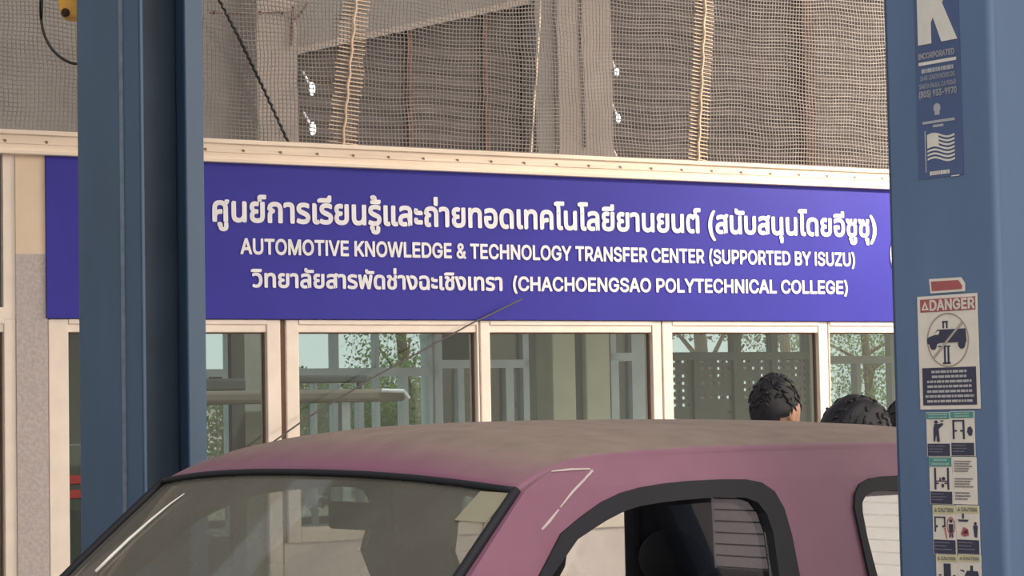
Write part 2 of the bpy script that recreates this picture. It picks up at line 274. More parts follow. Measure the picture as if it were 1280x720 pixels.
# outlines of a plain grotesque sans: character | advance | closed loops
GLYPHS = """&|448|197,-7 165,-5 136,1 110,12 88,26 69,42 54,62 43,84 36,108 34,133 36,154 40,173 47,189 58,205 70,220 85,235 101,249 120,264 140,279 216,335 223,340 230,346 237,352 243,359 249,367 255,375 259,384 261,394 262,405 260,420 255,434 245,445 233,454 219,459 201,461 189,460 178,457 168,453 159,447 151,440 145,431 141,421 138,411 137,399 138,386 141,375 145,363 152,352 159,340 169,327 179,314 191,300 204,284 438,0 364,0 171,231 153,254 136,274 121,293 108,310 96,327 87,344 81,361 77,379 75,398 77,420 82,440 91,458 102,474 117,488 134,499 154,507 176,512 200,513 224,512 246,507 266,499 283,488 297,475 308,459 317,442 322,424 324,404 323,389 320,375 315,362 309,349 301,336 291,325 281,314 269,303 256,293 154,217 135,202 121,188 110,174 103,161 98,146 97,131 98,115 102,101 109,87 118,76 130,66 143,57 158,51 175,48 193,46 213,48 232,52 251,59 269,69 286,81 301,95 315,112 327,131 336,151 343,174 348,198 349,224 408,224 406,194 403,167 397,144 389,124 380,107 371,92 361,80 353,70 345,62 333,47 315,30 294,17 271,7 246,-1 221,-5
(|273|89,207 90,244 94,283 101,324 109,364 119,403 132,441 145,477 160,510 177,539 236,539 219,503 204,466 191,428 179,390 169,351 161,313 156,276 152,241 151,207 152,176 155,145 160,115 167,83 177,50 188,16 202,-19 218,-57 236,-96 177,-96 150,-46 128,4 111,55 99,106 92,156
)|273|37,-96 56,-56 72,-18 86,18 97,52 106,85 113,116 118,147 121,177 122,207 121,241 117,276 112,313 104,351 94,390 82,428 69,466 54,503 37,539 97,539 113,510 128,477 142,441 154,403 164,364 173,323 179,283 183,244 184,207 182,156 174,104 161,53 144,3 123,-47 97,-96
,|188|38,-119 68,71 137,71 84,-119
-|453|337,244 337,188 114,188 114,244
.|188|95,-4 83,-3 73,1 63,9 55,18 51,29 50,41 51,53 55,64 63,73 73,81 83,85 95,87 107,85 118,81 128,73 135,64 140,53 141,41 140,29 135,18 128,9 118,1 107,-3
0|453|227,-7 191,-3 158,7 130,24 105,48 85,77 69,113 57,155 50,202 48,254 50,306 57,353 69,395 85,431 106,461 130,484 159,502 191,512 227,516 262,512 295,502 323,484 348,461 368,431 384,395 396,353 403,306 405,254 403,202 396,155 384,113 368,77 348,48 323,24 295,7 263,-3;227,50 250,52 271,60 290,74 306,92 320,116 330,144 338,176 342,213 344,254 342,295 338,332 330,365 320,393 306,416 290,435 271,449 250,457 227,460 203,457 182,449 163,435 147,416 134,393 123,365 115,332 111,295 109,254 111,213 115,176 123,144 134,116 147,92 163,74 182,60 203,52
1|453|76,0 76,55 391,55 391,0;276,509 276,0 212,0 212,448 209,448 86,358 86,427 198,509
3|453|218,-7 188,-5 159,1 133,10 108,22 88,38 70,57 57,79 48,104 44,132 109,132 112,115 118,100 126,87 137,76 150,66 165,59 182,54 200,51 219,50 239,51 258,55 275,61 291,69 304,80 315,93 323,108 328,125 329,145 328,163 323,180 316,196 306,211 292,223 275,234 254,241 229,246 201,248 157,248 157,299 288,448 288,452 70,452 70,509 372,509 372,461 211,278 211,289 247,290 279,286 308,276 333,262 354,244 371,222 383,198 391,173 393,145 390,116 383,90 370,66 354,45 333,27 309,12 281,2 251,-5
4|453|40,105 40,158 247,509 311,509 109,166 109,163 413,163 413,105;282,0 282,121 282,146 282,318 343,318 343,0
5|453|221,-7 192,-5 165,1 140,11 118,25 99,41 83,60 71,82 63,105 60,130 122,130 125,115 130,102 138,89 148,78 160,68 173,60 188,54 204,51 221,50 241,51 259,56 276,64 291,75 304,89 314,104 322,122 326,141 328,162 326,183 321,203 314,221 303,237 290,251 275,262 257,270 238,275 218,277 201,276 184,273 167,268 152,262 139,255 128,246 67,253 96,509 366,509 366,452 151,452 134,301 136,301 148,311 162,318 178,325 194,330 212,333 229,334 252,332 274,328 294,321 313,311 330,299 345,285 358,269 370,251 379,231 386,210 390,187 391,163 388,132 381,102 369,76 352,52 332,32 309,15 282,3 253,-4
6|453|226,-7 196,-4 168,3 142,15 119,31 100,51 84,74 73,101 66,130 64,162 65,187 71,212 80,239 93,268 112,302 137,340 252,509 322,509 151,261 145,261 151,270 157,279 165,288 174,295 184,302 196,307 208,311 221,313 235,314 265,312 291,305 316,295 337,280 355,262 370,240 380,215 387,187 389,157 387,127 379,98 368,73 352,50 333,30 310,14 284,3 257,-4;226,48 245,50 263,55 279,63 293,73 304,86 314,101 322,119 326,137 327,157 326,178 322,196 314,213 304,228 293,241 279,251 263,259 245,264 226,265 207,264 190,259 174,252 160,241 148,229 138,214 131,197 126,179 125,158 126,138 131,119 138,102 148,86 160,73 174,63 190,55 207,50
7|453|97,0 323,448 323,452 62,452 62,509 391,509 391,449 165,0
8|453|226,-7 193,-5 163,1 136,11 111,25 91,42 74,62 62,84 54,109 52,135 53,156 58,176 65,195 75,212 87,228 101,241 117,252 134,260 153,265 153,267 129,276 109,289 93,308 80,330 73,354 70,380 73,405 79,429 90,450 106,469 124,485 146,498 170,508 197,514 226,516 255,514 282,508 306,498 328,485 346,469 361,450 373,429 379,405 382,380 379,354 372,330 359,308 343,289 323,276 300,267 300,265 319,260 335,252 351,241 365,228 377,212 387,195 395,176 399,156 401,135 398,109 391,84 378,62 362,42 341,25 317,11 289,1 259,-5;226,49 248,50 267,54 285,60 300,69 313,79 323,91 331,106 335,121 337,139 335,157 330,173 322,189 312,202 298,213 283,223 265,230 247,234 226,235 206,234 187,230 169,223 154,213 140,202 130,189 122,173 117,157 115,139 117,121 121,106 129,91 139,79 152,69 167,60 185,54 205,50;226,290 244,291 260,294 274,300 287,308 298,318 307,330 314,344 318,359 319,376 318,392 314,407 308,420 299,432 288,442 275,449 260,455 244,459 226,460 208,459 192,455 177,449 164,442 153,432 145,420 138,407 134,392 133,376 134,359 138,344 145,330 154,318 165,308 178,300 193,294 209,291
9|453|226,516 256,513 285,506 310,494 333,478 352,458 368,434 380,408 387,378 389,347 387,322 382,296 373,270 359,240 340,207 315,168 200,0 130,0 301,248 307,248 302,238 295,229 287,221 278,214 268,207 257,202 245,198 232,195 218,195 188,197 161,203 137,214 116,229 98,247 83,269 72,294 66,321 64,352 66,382 73,411 85,436 101,459 120,479 143,494 168,506 196,513;226,460 207,459 190,454 174,446 160,435 148,423 138,407 131,390 127,372 125,352 127,331 131,313 138,295 148,280 160,268 174,257 190,250 207,245 226,243 245,245 263,249 279,257 293,267 305,280 314,295 322,312 326,330 327,350 326,371 322,390 314,407 305,422 293,435 279,446 263,454 245,459
A|480|16,0 201,509 276,509 463,0 395,0 287,302 280,323 272,346 264,372 255,402 244,438 232,478 245,478 233,437 222,402 213,371 204,345 197,322 191,302 85,0;110,142 110,199 370,199 370,142
B|456|60,0 60,509 241,509 274,507 304,501 329,491 350,477 367,461 381,442 390,421 396,398 398,374 397,353 393,336 387,320 378,307 368,295 356,286 343,278 329,272 315,267 315,262 331,260 347,254 363,245 378,234 391,220 402,203 411,184 416,161 418,136 416,111 410,88 400,67 386,48 368,31 344,18 317,8 284,2 247,0;125,57 245,57 281,60 309,67 330,80 344,96 353,115 355,137 354,153 350,169 342,184 333,197 320,209 306,218 289,225 269,229 248,231 125,231;125,285 238,285 256,287 273,290 288,296 302,304 314,314 323,326 330,340 335,355 336,372 333,393 326,412 313,429 294,442 270,449 240,452 125,452
C|510|267,-7 225,-3 186,7 150,25 119,49 92,79 70,115 53,157 44,203 40,254 44,305 53,352 70,393 92,429 119,459 150,484 186,501 225,512 267,516 293,514 317,511 340,504 362,496 383,485 402,471 419,456 435,438 448,418 459,397 467,373 473,348 408,348 404,365 397,380 389,395 380,407 369,418 357,428 344,437 330,444 315,449 300,453 284,455 267,456 237,453 209,445 184,432 161,414 141,391 125,364 113,332 106,295 103,254 106,213 113,177 125,145 141,117 161,94 184,76 210,63 237,56 267,53 284,54 300,56 315,60 330,65 344,72 357,81 369,90 380,102 389,114 397,128 404,144 408,160 473,160 467,135 459,112 448,91 435,71 420,53 402,38 383,24 363,13 341,5 317,-2 293,-6
D|502|219,0 96,0 96,57 215,57 254,60 288,68 318,81 343,99 363,122 379,149 390,181 397,216 399,255 397,294 390,329 379,361 364,388 344,410 320,428 291,441 258,449 221,452 93,452 93,509 225,509 273,505 315,495 353,478 385,455 412,426 433,391 449,351 458,306 462,255 458,205 449,159 433,119 411,83 384,54 351,31 312,14 268,3;125,509 125,0 60,0 60,509
E|419|60,0 60,509 372,509 372,452 125,452 125,286 355,286 355,229 125,229 125,57 375,57 375,0
F|410|60,0 60,509 369,509 369,452 125,452 125,278 346,278 346,221 125,221 125,0
G|520|269,-7 225,-3 185,7 149,25 118,49 91,79 69,116 53,157 43,203 40,254 43,305 53,352 69,393 91,429 117,459 149,484 184,501 223,512 265,516 291,514 316,510 340,504 363,494 384,483 403,469 421,453 436,436 449,416 460,395 468,373 474,349 408,349 402,365 395,379 387,393 378,406 368,417 356,427 344,436 330,443 315,448 300,453 283,455 265,456 236,453 209,445 183,432 160,414 141,392 125,364 113,332 106,295 103,254 106,213 113,177 125,145 141,117 161,95 184,76 210,63 238,56 269,53 296,55 322,61 345,71 365,85 382,102 396,123 407,147 413,173 415,202 434,199 283,199 283,256 478,256 478,200 475,160 466,124 451,91 431,62 406,38 377,19 344,5 308,-4
H|517|60,0 60,509 125,509 125,289 392,289 392,509 457,509 457,0 392,0 392,232 125,232 125,0
I|300|31,0 31,57 118,57 118,452 31,452 31,509 269,509 269,452 183,452 183,57 269,57 269,0
K|467|104,145 104,216 116,231 128,246 139,261 151,275 162,289 174,303 187,317 199,331 212,344 364,509 448,509 231,276 228,276;60,0 60,509 125,509 125,334 124,225 125,193 125,0;372,0 188,259 228,309 449,0
L|393|60,0 60,509 125,509 125,57 361,57 361,0
M|628|60,0 60,509 152,509 277,187 280,179 284,170 287,159 291,147 295,135 299,123 303,110 307,97 311,84 315,71 319,60 322,49 307,49 311,59 314,71 318,83 322,95 326,108 330,121 334,134 338,146 342,158 346,169 349,179 352,187 476,509 568,509 568,0 504,0 504,291 504,302 504,314 504,327 505,340 505,354 505,369 505,383 506,398 506,413 506,428 507,443 507,457 513,457 508,441 503,425 498,409 492,393 487,378 482,363 477,348 472,335 467,322 463,310 459,300 456,291 342,0 286,0 170,291 167,300 163,310 159,321 155,333 150,347 145,361 140,376 134,392 129,408 124,424 118,441 112,457 119,457 119,444 120,430 120,416 120,401 121,386 121,372 121,357 121,342 122,328 122,315 122,302 122,291 122,0
N|523|60,0 60,509 136,509 343,183 349,174 355,163 363,151 371,137 379,122 388,107 396,90 405,73 414,55 405,54 403,72 402,90 401,108 400,126 399,142 399,157 399,171 399,184 399,195 399,509 463,509 463,0 387,0 202,290 194,303 186,317 177,331 168,346 159,363 148,381 136,402 123,425 108,452 119,454 120,429 121,406 122,384 123,363 124,345 124,328 125,313 125,301 125,291 125,0
O|533|267,-7 225,-3 186,7 150,25 119,49 92,79 70,115 53,157 44,203 40,254 44,305 53,352 70,393 92,429 119,459 150,484 186,501 225,512 267,516 309,512 348,501 384,484 415,459 442,429 464,393 480,352 490,305 493,254 490,203 480,157 464,115 442,79 415,49 384,25 348,7 309,-3;267,53 296,55 324,63 349,76 372,94 392,116 408,144 420,176 428,213 430,254 428,295 420,332 408,365 392,392 372,415 349,433 324,446 296,453 267,456 237,453 210,445 184,433 161,415 142,392 125,364 113,332 106,295 103,254 106,213 113,176 125,144 142,117 161,94 184,76 210,63 237,55
P|445|60,0 60,509 235,509 272,506 305,499 332,487 356,471 375,452 390,430 400,404 407,377 409,348 407,318 400,291 390,265 375,243 356,223 332,207 305,195 272,188 235,186 109,186 109,242 233,242 257,244 279,248 297,256 312,266 324,279 333,294 339,310 343,328 344,348 343,367 339,385 333,402 324,416 312,428 297,439 279,446 257,451 232,452 125,452 125,0
R|449|60,0 60,509 236,509 273,506 305,500 333,489 356,473 376,455 390,433 401,408 407,381 409,352 407,323 401,296 390,271 376,250 356,232 333,217 305,206 273,200 236,198 96,198 96,255 234,255 258,256 280,260 298,267 313,276 325,287 334,300 340,316 344,333 345,352 344,371 340,389 334,405 325,419 313,430 298,440 279,446 258,451 233,452 125,452 125,0;353,0 230,229 303,229 428,0
S|447|224,-9 188,-7 156,-1 128,9 102,23 81,40 64,60 51,83 42,109 38,137 104,137 108,118 114,102 123,88 136,76 150,66 166,59 185,53 204,50 224,49 246,50 267,54 286,60 303,69 317,79 329,92 338,106 344,122 346,139 344,154 340,168 332,179 322,189 310,197 296,205 280,211 263,217 245,222 184,239 145,253 112,269 86,289 67,313 56,341 52,372 54,400 62,425 75,448 92,468 113,484 138,498 165,508 195,514 227,516 259,514 289,508 316,498 340,484 360,468 377,449 390,427 398,403 401,378 337,378 332,402 320,421 302,437 280,449 254,456 225,459 204,457 185,454 167,448 152,440 139,430 129,418 121,405 117,391 115,376 117,359 122,345 131,334 142,324 155,315 169,308 184,302 198,297 212,293 264,279 279,275 295,270 312,264 328,256 344,248 359,238 372,226 384,213 395,198 402,180 407,161 408,139 406,112 399,87 386,64 370,43 349,25 323,11 294,0 261,-7
T|449|32,452 32,509 417,509 417,452 257,452 257,0 193,0 193,452
U|517|259,-8 220,-6 186,2 154,15 126,33 103,55 85,80 71,108 63,140 60,173 60,509 124,509 124,178 126,155 132,133 141,113 153,95 169,80 187,68 208,59 232,53 259,52 285,53 309,59 331,68 349,80 364,95 377,113 385,133 391,155 393,178 393,509 457,509 457,173 454,140 446,108 433,80 414,55 391,33 363,15 332,2 297,-6
V|480|204,0 16,509 84,509 192,206 199,187 207,164 215,137 225,106 236,71 248,31 235,31 247,71 257,107 267,138 276,165 283,187 290,206 395,509 463,509 278,0
W|686|155,0 16,509 82,509 163,196 167,179 172,162 175,145 179,128 183,111 187,94 190,76 194,58 197,40 189,40 193,58 196,76 200,94 203,111 207,128 211,145 215,162 220,179 224,196 306,509 380,509 462,196 466,179 470,162 474,145 478,128 482,111 486,94 490,76 494,58 497,40 488,40 492,58 495,76 499,94 503,111 506,128 510,145 515,162 519,179 523,196 603,509 670,509 530,0 455,0 368,323 362,345 357,368 351,391 346,417 341,445 336,475 350,475 345,446 340,420 335,395 330,371 324,347 318,323 230,0
Y|472|203,0 203,208 16,509 91,509 192,344 203,327 213,309 222,292 231,274 240,254 250,230 224,230 233,254 242,275 251,293 260,310 270,327 280,344 381,509 455,509 268,208 268,0
Z|438|42,0 42,46 273,385 284,400 295,415 306,431 318,446 329,461 341,476 348,454 327,453 306,453 285,452 265,452 244,452 223,452 40,452 40,509 397,509 397,462 169,129 157,113 146,97 134,81 122,65 110,49 97,33 90,54 111,55 131,56 152,57 173,57 193,57 214,57 399,57 399,0
 |188|"""
GL = {}
for ln in GLYPHS.split('\n'):
    adv, lp = ln[1:].lstrip('|').split('|')
    GL[ln[0]] = (int(adv) / 1000, [[tuple(int(q) / 1000 for q in p.split(',')) for p in l.split(' ')] for l in lp.split(';') if l])
_hs = min(p[0] for p in GL['H'][1][0]); GL['I'] = (2 * _hs + .062, [[(_hs, 0), (_hs + .062, 0), (_hs + .062, max(p[1] for p in GL['H'][1][0])), (_hs, max(p[1] for p in GL['H'][1][0]))]])   # a plain capital I
def area(l): return .5 * sum(a[0] * b[1] - b[0] * a[1] for a, b in zip(l, l[1:] + l[:1]))
def inside(p, l):
    c = False
    for a, b in zip(l, l[1:] + l[:1]):
        if (a[1] > p[1]) != (b[1] > p[1]) and p[0] < (b[0] - a[0]) * (p[1] - a[1]) / (b[1] - a[1]) + a[0]: c = not c
    return c
_tc = {}
def text_geo(body, bold=0.):
    """a line of writing as (verts, faces); bold widens every stroke by that much on each side, with round joins"""
    key = (body, bold)
    if key in _tc: return _tc[key]
    vs, fs, rims = [], [], []
    if all(c in GL for c in body):
        x = 0
        for c in body:
            adv, loops = GL[c]
            if loops:
                pts = [Vector((p[0] + x, p[1], 0)) for l in loops for p in l]; o = len(vs)
                sg0 = area(max(loops, key=lambda l: abs(area(l)))); at_ = 0; outer, holes = [], []
                for l in loops: (outer if area(l) * sg0 > 0 else holes).append((at_, l)); at_ += len(l)
                for a0, l in outer:
                    mine = [h for h in holes if inside(h[1][0], l) and h[1][0] not in l]
                    idx = [a0 + i for i in range(len(l))] + [h0 + i for h0, h in mine for i in range(len(h))]
                    fs += [tuple(o + idx[i] for i in t) for t in tessellate_polygon([[Vector((p[0], p[1], 0)) for p in q_] for q_ in [l] + [h for _, h in mine]])]
                vs += pts
                for l in loops: rims += [(Vector((a[0] + x, a[1], 0)), Vector((b[0] + x, b[1], 0))) for a, b in zip(l, l[1:] + l[:1])]
            x += adv
    else:
        cu = bpy.data.curves.new('lettering', 'FONT'); cu.body = body; cu.size = 1; cu.resolution_u = 3
        ob = bpy.data.objects.new('lettering', cu); COL.objects.link(ob)
        dg = bpy.context.evaluated_depsgraph_get(); ev = ob.evaluated_get(dg); me = ev.to_mesh()
        vs = [v.co.copy() for v in me.vertices]; fs = [tuple(p.vertices) for p in me.polygons]
        cnt = {}
        for f in fs:
            for a, b in zip(f, f[1:] + f[:1]): cnt[frozenset((a, b))] = cnt.get(frozenset((a, b)), 0) + 1
        rims = [tuple(vs[i] for i in k) for k, c in cnt.items() if c == 1]
        ev.to_mesh_clear(); bpy.data.objects.remove(ob); bpy.data.curves.remove(cu)
    if bold:
        for i, (a, b) in enumerate(rims):
            d = b - a; zq = Vector((0, 0, .00012 * (1 + i % 5))); zd = Vector((0, 0, .00012 * (6 + i % 5)))
            if d.length < 1e-6: continue
            n_ = Vector((-d.y, d.x, 0)).normalized() * bold; o = len(vs)
            vs += [a + n_ + zq, a - n_ + zq, b - n_ + zq, b + n_ + zq]; fs.append((o, o + 1, o + 2, o + 3))
            o = len(vs); vs += [a + Vector((math.cos(k * math.pi / 4), math.sin(k * math.pi / 4), 0)) * bold + zd for k in range(8)]; fs.append(tuple(range(o, o + 8)))
    _tc[key] = (vs, fs); return vs, fs
def text(mb, body, u0, u1, base, h, mp, bold=0., slope=0.):
    """writing from u0 to u1, capital height h, on the surface mp(u, v)"""
    vs, fs = text_geo(body, bold)
    xs = [v.x for v in vs]; xm = min(xs); k = (u1 - u0) / (max(xs) - xm); ky = h / (CAPH if all(c in GL for c in body) else max(v.y for v in text_geo('น')[0]))
    mb.add([mp(u0 + (v.x - xm) * k, base + v.y * ky + slope * (v.x - xm) * k, v.z) for v in vs], fs); return mb
CAPH = max(p[1] for l in GL['H'][1] for p in l)
#@@SETTING
# ------------------------------------------------------------------ the setting
def struct(mb, name, m_, fr=WORLD, **k): return mb.build(name, m_, None, fr, kind='structure', **k)
struct(B((-14, -6, -.2), (16, 30, 0)), 'floor', CONC)
struct(B((-60, -60, -.35), (60, 90, -.21)), 'ground', ASPH)
# workshop roof over the lift bay, open on its sides
mb = MB()
for i in range(66):
    x0 = -10.2 + i * .3
    mb.add([(x0, -5, 4.6), (x0 + .15, -5, 4.66), (x0 + .3, -5, 4.6), (x0, -.8, 4.6), (x0 + .15, -.8, 4.66), (x0 + .3, -.8, 4.6)], [(0, 1, 4, 3), (1, 2, 5, 4)])
struct(mb, 'ceiling', mat('roof_sheeting', (.45, .45, .46), .5, .2), WALL, solid=.01)
struct(B((-10.2, -16, 0), (-10.05, 0, 4.6)), 'wall_shade_left', GREYW, WALL)  # unseen wall added to cut the light from the left
ZS0, ZS1 = 2.096, 2.814                                # sign board bottom and top
LX = -6.0; RX = 4.6
def wl(px, py=470, d=0.): return wp(px, py, d)[0]
x57, x18 = wl(57, 300), wl(18, 300)
# sign wall: pieces around the windows
SILL = 1.06
struct(B((x57, 0, 0), (wl(353), .14, .78), (wl(353), 0, 0), (RX, .14, SILL)), 'wall_front', WHITEW, WALL)
struct(B((x57, .012, ZS0 + .002), (RX, .14, ZS1 + .06)), 'wall_front_header', WHITEW, WALL)
zb = wp(40, 318)[1]
struct(B((x18, -.02, 0), (x57, .16, zb)), 'trim_1', GREYW, WALL)
struct(B((x18, -.02, zb), (x57, .16, ZS1 + .06)), 'trim_2', BEIGE, WALL)
struct(B((LX, .03, 0), (wl(-40, 300), .14, ZS1 + .06)), 'wall_left', GREYW, WALL)
# beam over the sign, a rolled section with lips and screws
zt0, zt1 = ZS1 - .002, 2.918
bt = thing('trim_3', None, None, WALL, (0, 0, 0), kind='structure')
mb = B((LX, -.05, zt0 + .012), (RX, .14, zt1 - .014), (LX, -.066, zt0), (RX, .14, zt0 + .018), (LX, -.066, zt1 - .02), (RX, .14, zt1),
       (LX, -.056, zt0 + .045), (RX, .0, zt0 + .056))
mb.build('beam', mat('cream_beam_wood', (.87, .75, .63), .6, var=.10, scale=8, stretch=(.25, 1, 4)), bt, bevel=.003)
x = LX + .1
while x < RX:
    MB().tube([(x, -.046, zt1 - .05), (x, -.056, zt1 - .05)], .0075, 10).build('screw', mat('rusty_screw_head', (.26, .17, .11), .7), bt)
    MB().sheet([[(x - .002, zt1 - .054), (x + .006, zt1 - .052), (x + .022, zt1 - .060), (x + .012, zt1 - .063)]], lambda u, v, d: (u, -.0515 + d, v), .001).build('rust_stain', mat('rust_stain_wash', (.5, .36, .24), .8), bt)
    x += .186
# ------------------------------------------------------------------ windows in the sign wall
ZT = ZS0 - .002
def window(nm, x0, x1, pane_px, thick=.05, st=(.05, .05), back=0., SILL=SILL):
    w = thing(nm, None, None, WALL, (0, 0, 0), kind='structure')
    y0, y1 = -.012 + back, .07 + back
    zr = ZT - .058
    B((x0, y0, SILL), (x0 + st[0], y1, ZT)).build('stile', CREAM, w, bevel=.004)
    B((x1 - st[1], y0, SILL), (x1, y1, ZT)).build('stile', CREAM, w, bevel=.004)
    B((x0 + st[0], y0 + .006, zr), (x1 - st[1], y1, ZT), (x0 + st[0], y0 - .004, ZT - .022), (x1 - st[1], y0 + .01, ZT)).build('top_rail', CREAM, w, bevel=.003)
    B((x0 + st[0], y0, SILL), (x1 - st[1], y1, SILL + .07)).build('bottom_rail', CREAM, w, bevel=.004)
    B((x0 + st[0] - .004, y0 + .035, SILL + .06), (x1 - st[1] + .004, y0 + .041, zr + .006)).build('glass_pane', WINGL, w)
    B((x0 + st[0], y0 + .028, SILL + .07), (x0 + st[0] + .006, y0 + .05, zr), (x1 - st[1] - .006, y0 + .028, SILL + .07), (x1 - st[1], y0 + .05, zr),
      (x0 + st[0], y0 + .028, zr - .006), (x1 - st[1], y0 + .05, zr)).build('gasket', CREAM_D, w)
    return w
window('window_1', wl(60), wl(350), None, SILL=.78, st=(wl(85) - wl(60), wl(350) - wl(333)))
B((wl(350), .004, SILL), (wl(357), .05, ZT)).build('trim_4', CREAM_D, None, WALL, kind='structure')
window('window_2', wl(357), wl(598), None, st=(wl(373) - wl(357), .012))
window('window_3', wl(600), wl(826), None, st=(wl(612) - wl(600), wl(826) - wl(815)))
window('window_4', wl(828), wl(1034), None, st=(wl(840) - wl(828), wl(1034) - wl(1023)))
window('window_5', wl(1035.5), wl(1290), None, st=(.008, .05))
window('window_6', wl(-230, 300), wl(18.2, 300), None, SILL=.78, st=(.05, wl(18, 300) - wl(3, 300)))
for p in (826.9, 1034.7):
    B((wl(p) - .003, .0, SILL), (wl(p) + .003, .06, ZT)).build('trim_5', RUST, None, WALL, kind='structure')
# the second glazed frame at the far left continues upward
B((wl(-230, 300), -.012, ZT), (wl(3, 300), .07, ZT + .05)).build('trim_6', CREAM, None, WALL, kind='structure')
B((wl(3, 300), -.012, ZT), (wl(18.2, 300), .07, ZS1)).build('trim_7', CREAM, None, WALL, kind='structure')
B((wl(-230, 300), .02, ZT + .05), (wl(3, 300), .05, ZS1)).build('window_7', mat('smoked_panel', (.12, .12, .12), .3), None, WALL, kind='structure')
# ------------------------------------------------------------------ the sign
xs0, xs1 = wl(55, 300), wl(1172, 320)
sg = thing('sign_board', 'long royal blue sign with white Thai and English lettering above the windows', 'sign', WALL, (0, -.03, ZS0))
B((xs0, -.03, ZS0), (xs1, .01, ZS1)).build('panel', SIGNB, sg, bevel=.002)
F = lambda u, v, t=0: (u, -.0335 - t, v)
def line(body, a, b, h, bold, name):
    (u0, v0), (u1, v1) = wp(*a), wp(*b)
    mb = MB(); text(mb, body, u0, u1, v0, h, F, bold, (v1 - v0) / (u1 - u0))
    return mb.build(name, WHITE, sg)
line('ศูนย์การเรียนรู้และถ่ายทอดเทคโนโลยียานยนต์ (สนับสนุนโดยอีซูซุ)', (262, 276.5), (1091, 296.5), .088, .032, 'lettering')
line('AUTOMOTIVE KNOWLEDGE & TECHNOLOGY TRANSFER CENTER (SUPPORTED BY ISUZU)', (297, 317.5), (1064, 333), .068, .024, 'lettering')
line('วิทยาลัยสารพัดช่างฉะเชิงเทรา', (310, 359), (624, 363.5), .062, .030, 'lettering')
line('(CHACHOENGSAO POLYTECHNICAL COLLEGE)', (637, 363.5), (1055, 367.5), .066, .024, 'lettering')
for px, py, r in ((150, 297, .18), (1140, 320, .18)):
    u, v = wp(px, py); mb = MB()
    mb.tube([(u, -.036, v), (u, -.030, v)], r, 40); mb.build('logo_disc', WHITE, sg)
    mb = MB(); mb.tube([(u, -.038, v), (u, -.036, v)], r * .8, 40); mb.build('logo_ring', SIGNB, sg)
    mb = MB(); mb.tube([(u, -.040, v), (u, -.038, v)], r * .72, 40); mb.build('logo_centre', WHITE, sg)
struct(B((.9, -2.15, 0), (3.0, -2.05, 3.9)), 'wall_shade_right', GREYW, CAR)  # unseen wall added to shade the near column's outer face
# added flood lamp, out of view, brightening the right end of the wall
wk = thing('fill_flood', 'added warm flood lamp, out of view to the right of the windows', 'lamp', WALL, (4.4, -2.6, 4.5))
B((4.1, -2.75, 4.30), (4.7, -2.45, 4.36)).build('housing', STEEL, wk, bevel=.01)
B((4.13, -2.72, 4.29), (4.67, -2.48, 4.30)).build('lens', mat('fill_flood_lens', (1, .9, .75), .4, emit=4), wk)
for a in (4.2, 4.6): MB().tube([(a, -2.6, 4.36), (a, -2.6, 4.58)], .012, 8).build('fill_flood_hanger', STEEL, wk)
ld = bpy.data.lights.new('fill_flood_light', 'AREA'); ld.shape = 'RECTANGLE'; ld.size = .6; ld.size_y = .3; ld.energy = FILL_FLOOD_W; ld.spread = math.radians(120); ld.color = (1, .84, .68)
lo = bpy.data.objects.new('fill_flood_light', ld); COL.objects.link(lo); lo.parent = wk; lo.location = (0, 0, -.25)
lo.rotation_euler = Vector((-.50, .80, -.45)).to_track_quat('-Z', 'Y').to_euler()
#@@ROOM
# ------------------------------------------------------------------ room behind the windows
D = 4.5
struct(B((-7, .2, 2.86), (9, D, 2.93)), 'ceiling_room', ROOMW, WALL)
Z1, Z2 = .85, 2.45
def xf(px, d=D): return wp(px, 470, d)[0]
def zf(py, px=640, d=D): return wp(px, py, d)[1]
struct(B((-7, D, 0), (9, D + .15, Z1), (-7, D, Z2 + .15), (9, D + .15, 2.93)), 'wall_back', ROOMW, WALL)
struct(B((xf(657), D, Z1), (xf(764), D + .15, Z2 + .15)), 'wall_back_pier', ROOMW, WALL)
struct(B((-7, .2, 0), (-6.85, D, 2.93)), 'wall_room_left', ROOMW, WALL)
struct(B((8.85, .2, 0), (9, D, 2.93)), 'wall_room_right', ROOMW, WALL)
def bwindow(nm, px0, px1, bars, rail_y, bw=.05, m_=BLUEW):
    w = thing(nm, None, None, WALL, (0, 0, 0), kind='structure')
    x0, x1 = xf(px0), xf(px1); zr = zf(rail_y, (px0 + px1) / 2)
    B((x0, D - .02, Z1), (x0 + bw, D + .1, Z2 + .15)).build('stile', m_, w); B((x1 - bw, D - .02, Z1), (x1, D + .1, Z2 + .15)).build('stile', m_, w)
    B((x0, D - .02, Z2 + .09), (x1, D + .1, Z2 + .15)).build('top_rail', m_, w); B((x0, D - .02, Z1), (x1, D + .1, Z1 + .05)).build('bottom_rail', m_, w)
    B((x0, D - .02, zr - .03), (x1, D + .08, zr + .03)).build('middle_rail', m_, w)
    for p, k, up in bars:
        q = xf(p)
        B((q - k / 2, D - .015, Z1), (q + k / 2, D + .06, (Z2 + .1) if up else zr)).build('bar', m_, w)
    B((x0, D + .03, Z1), (x1, D + .035, Z2 + .12)).build('glass_pane', WINGL, w)
    return w
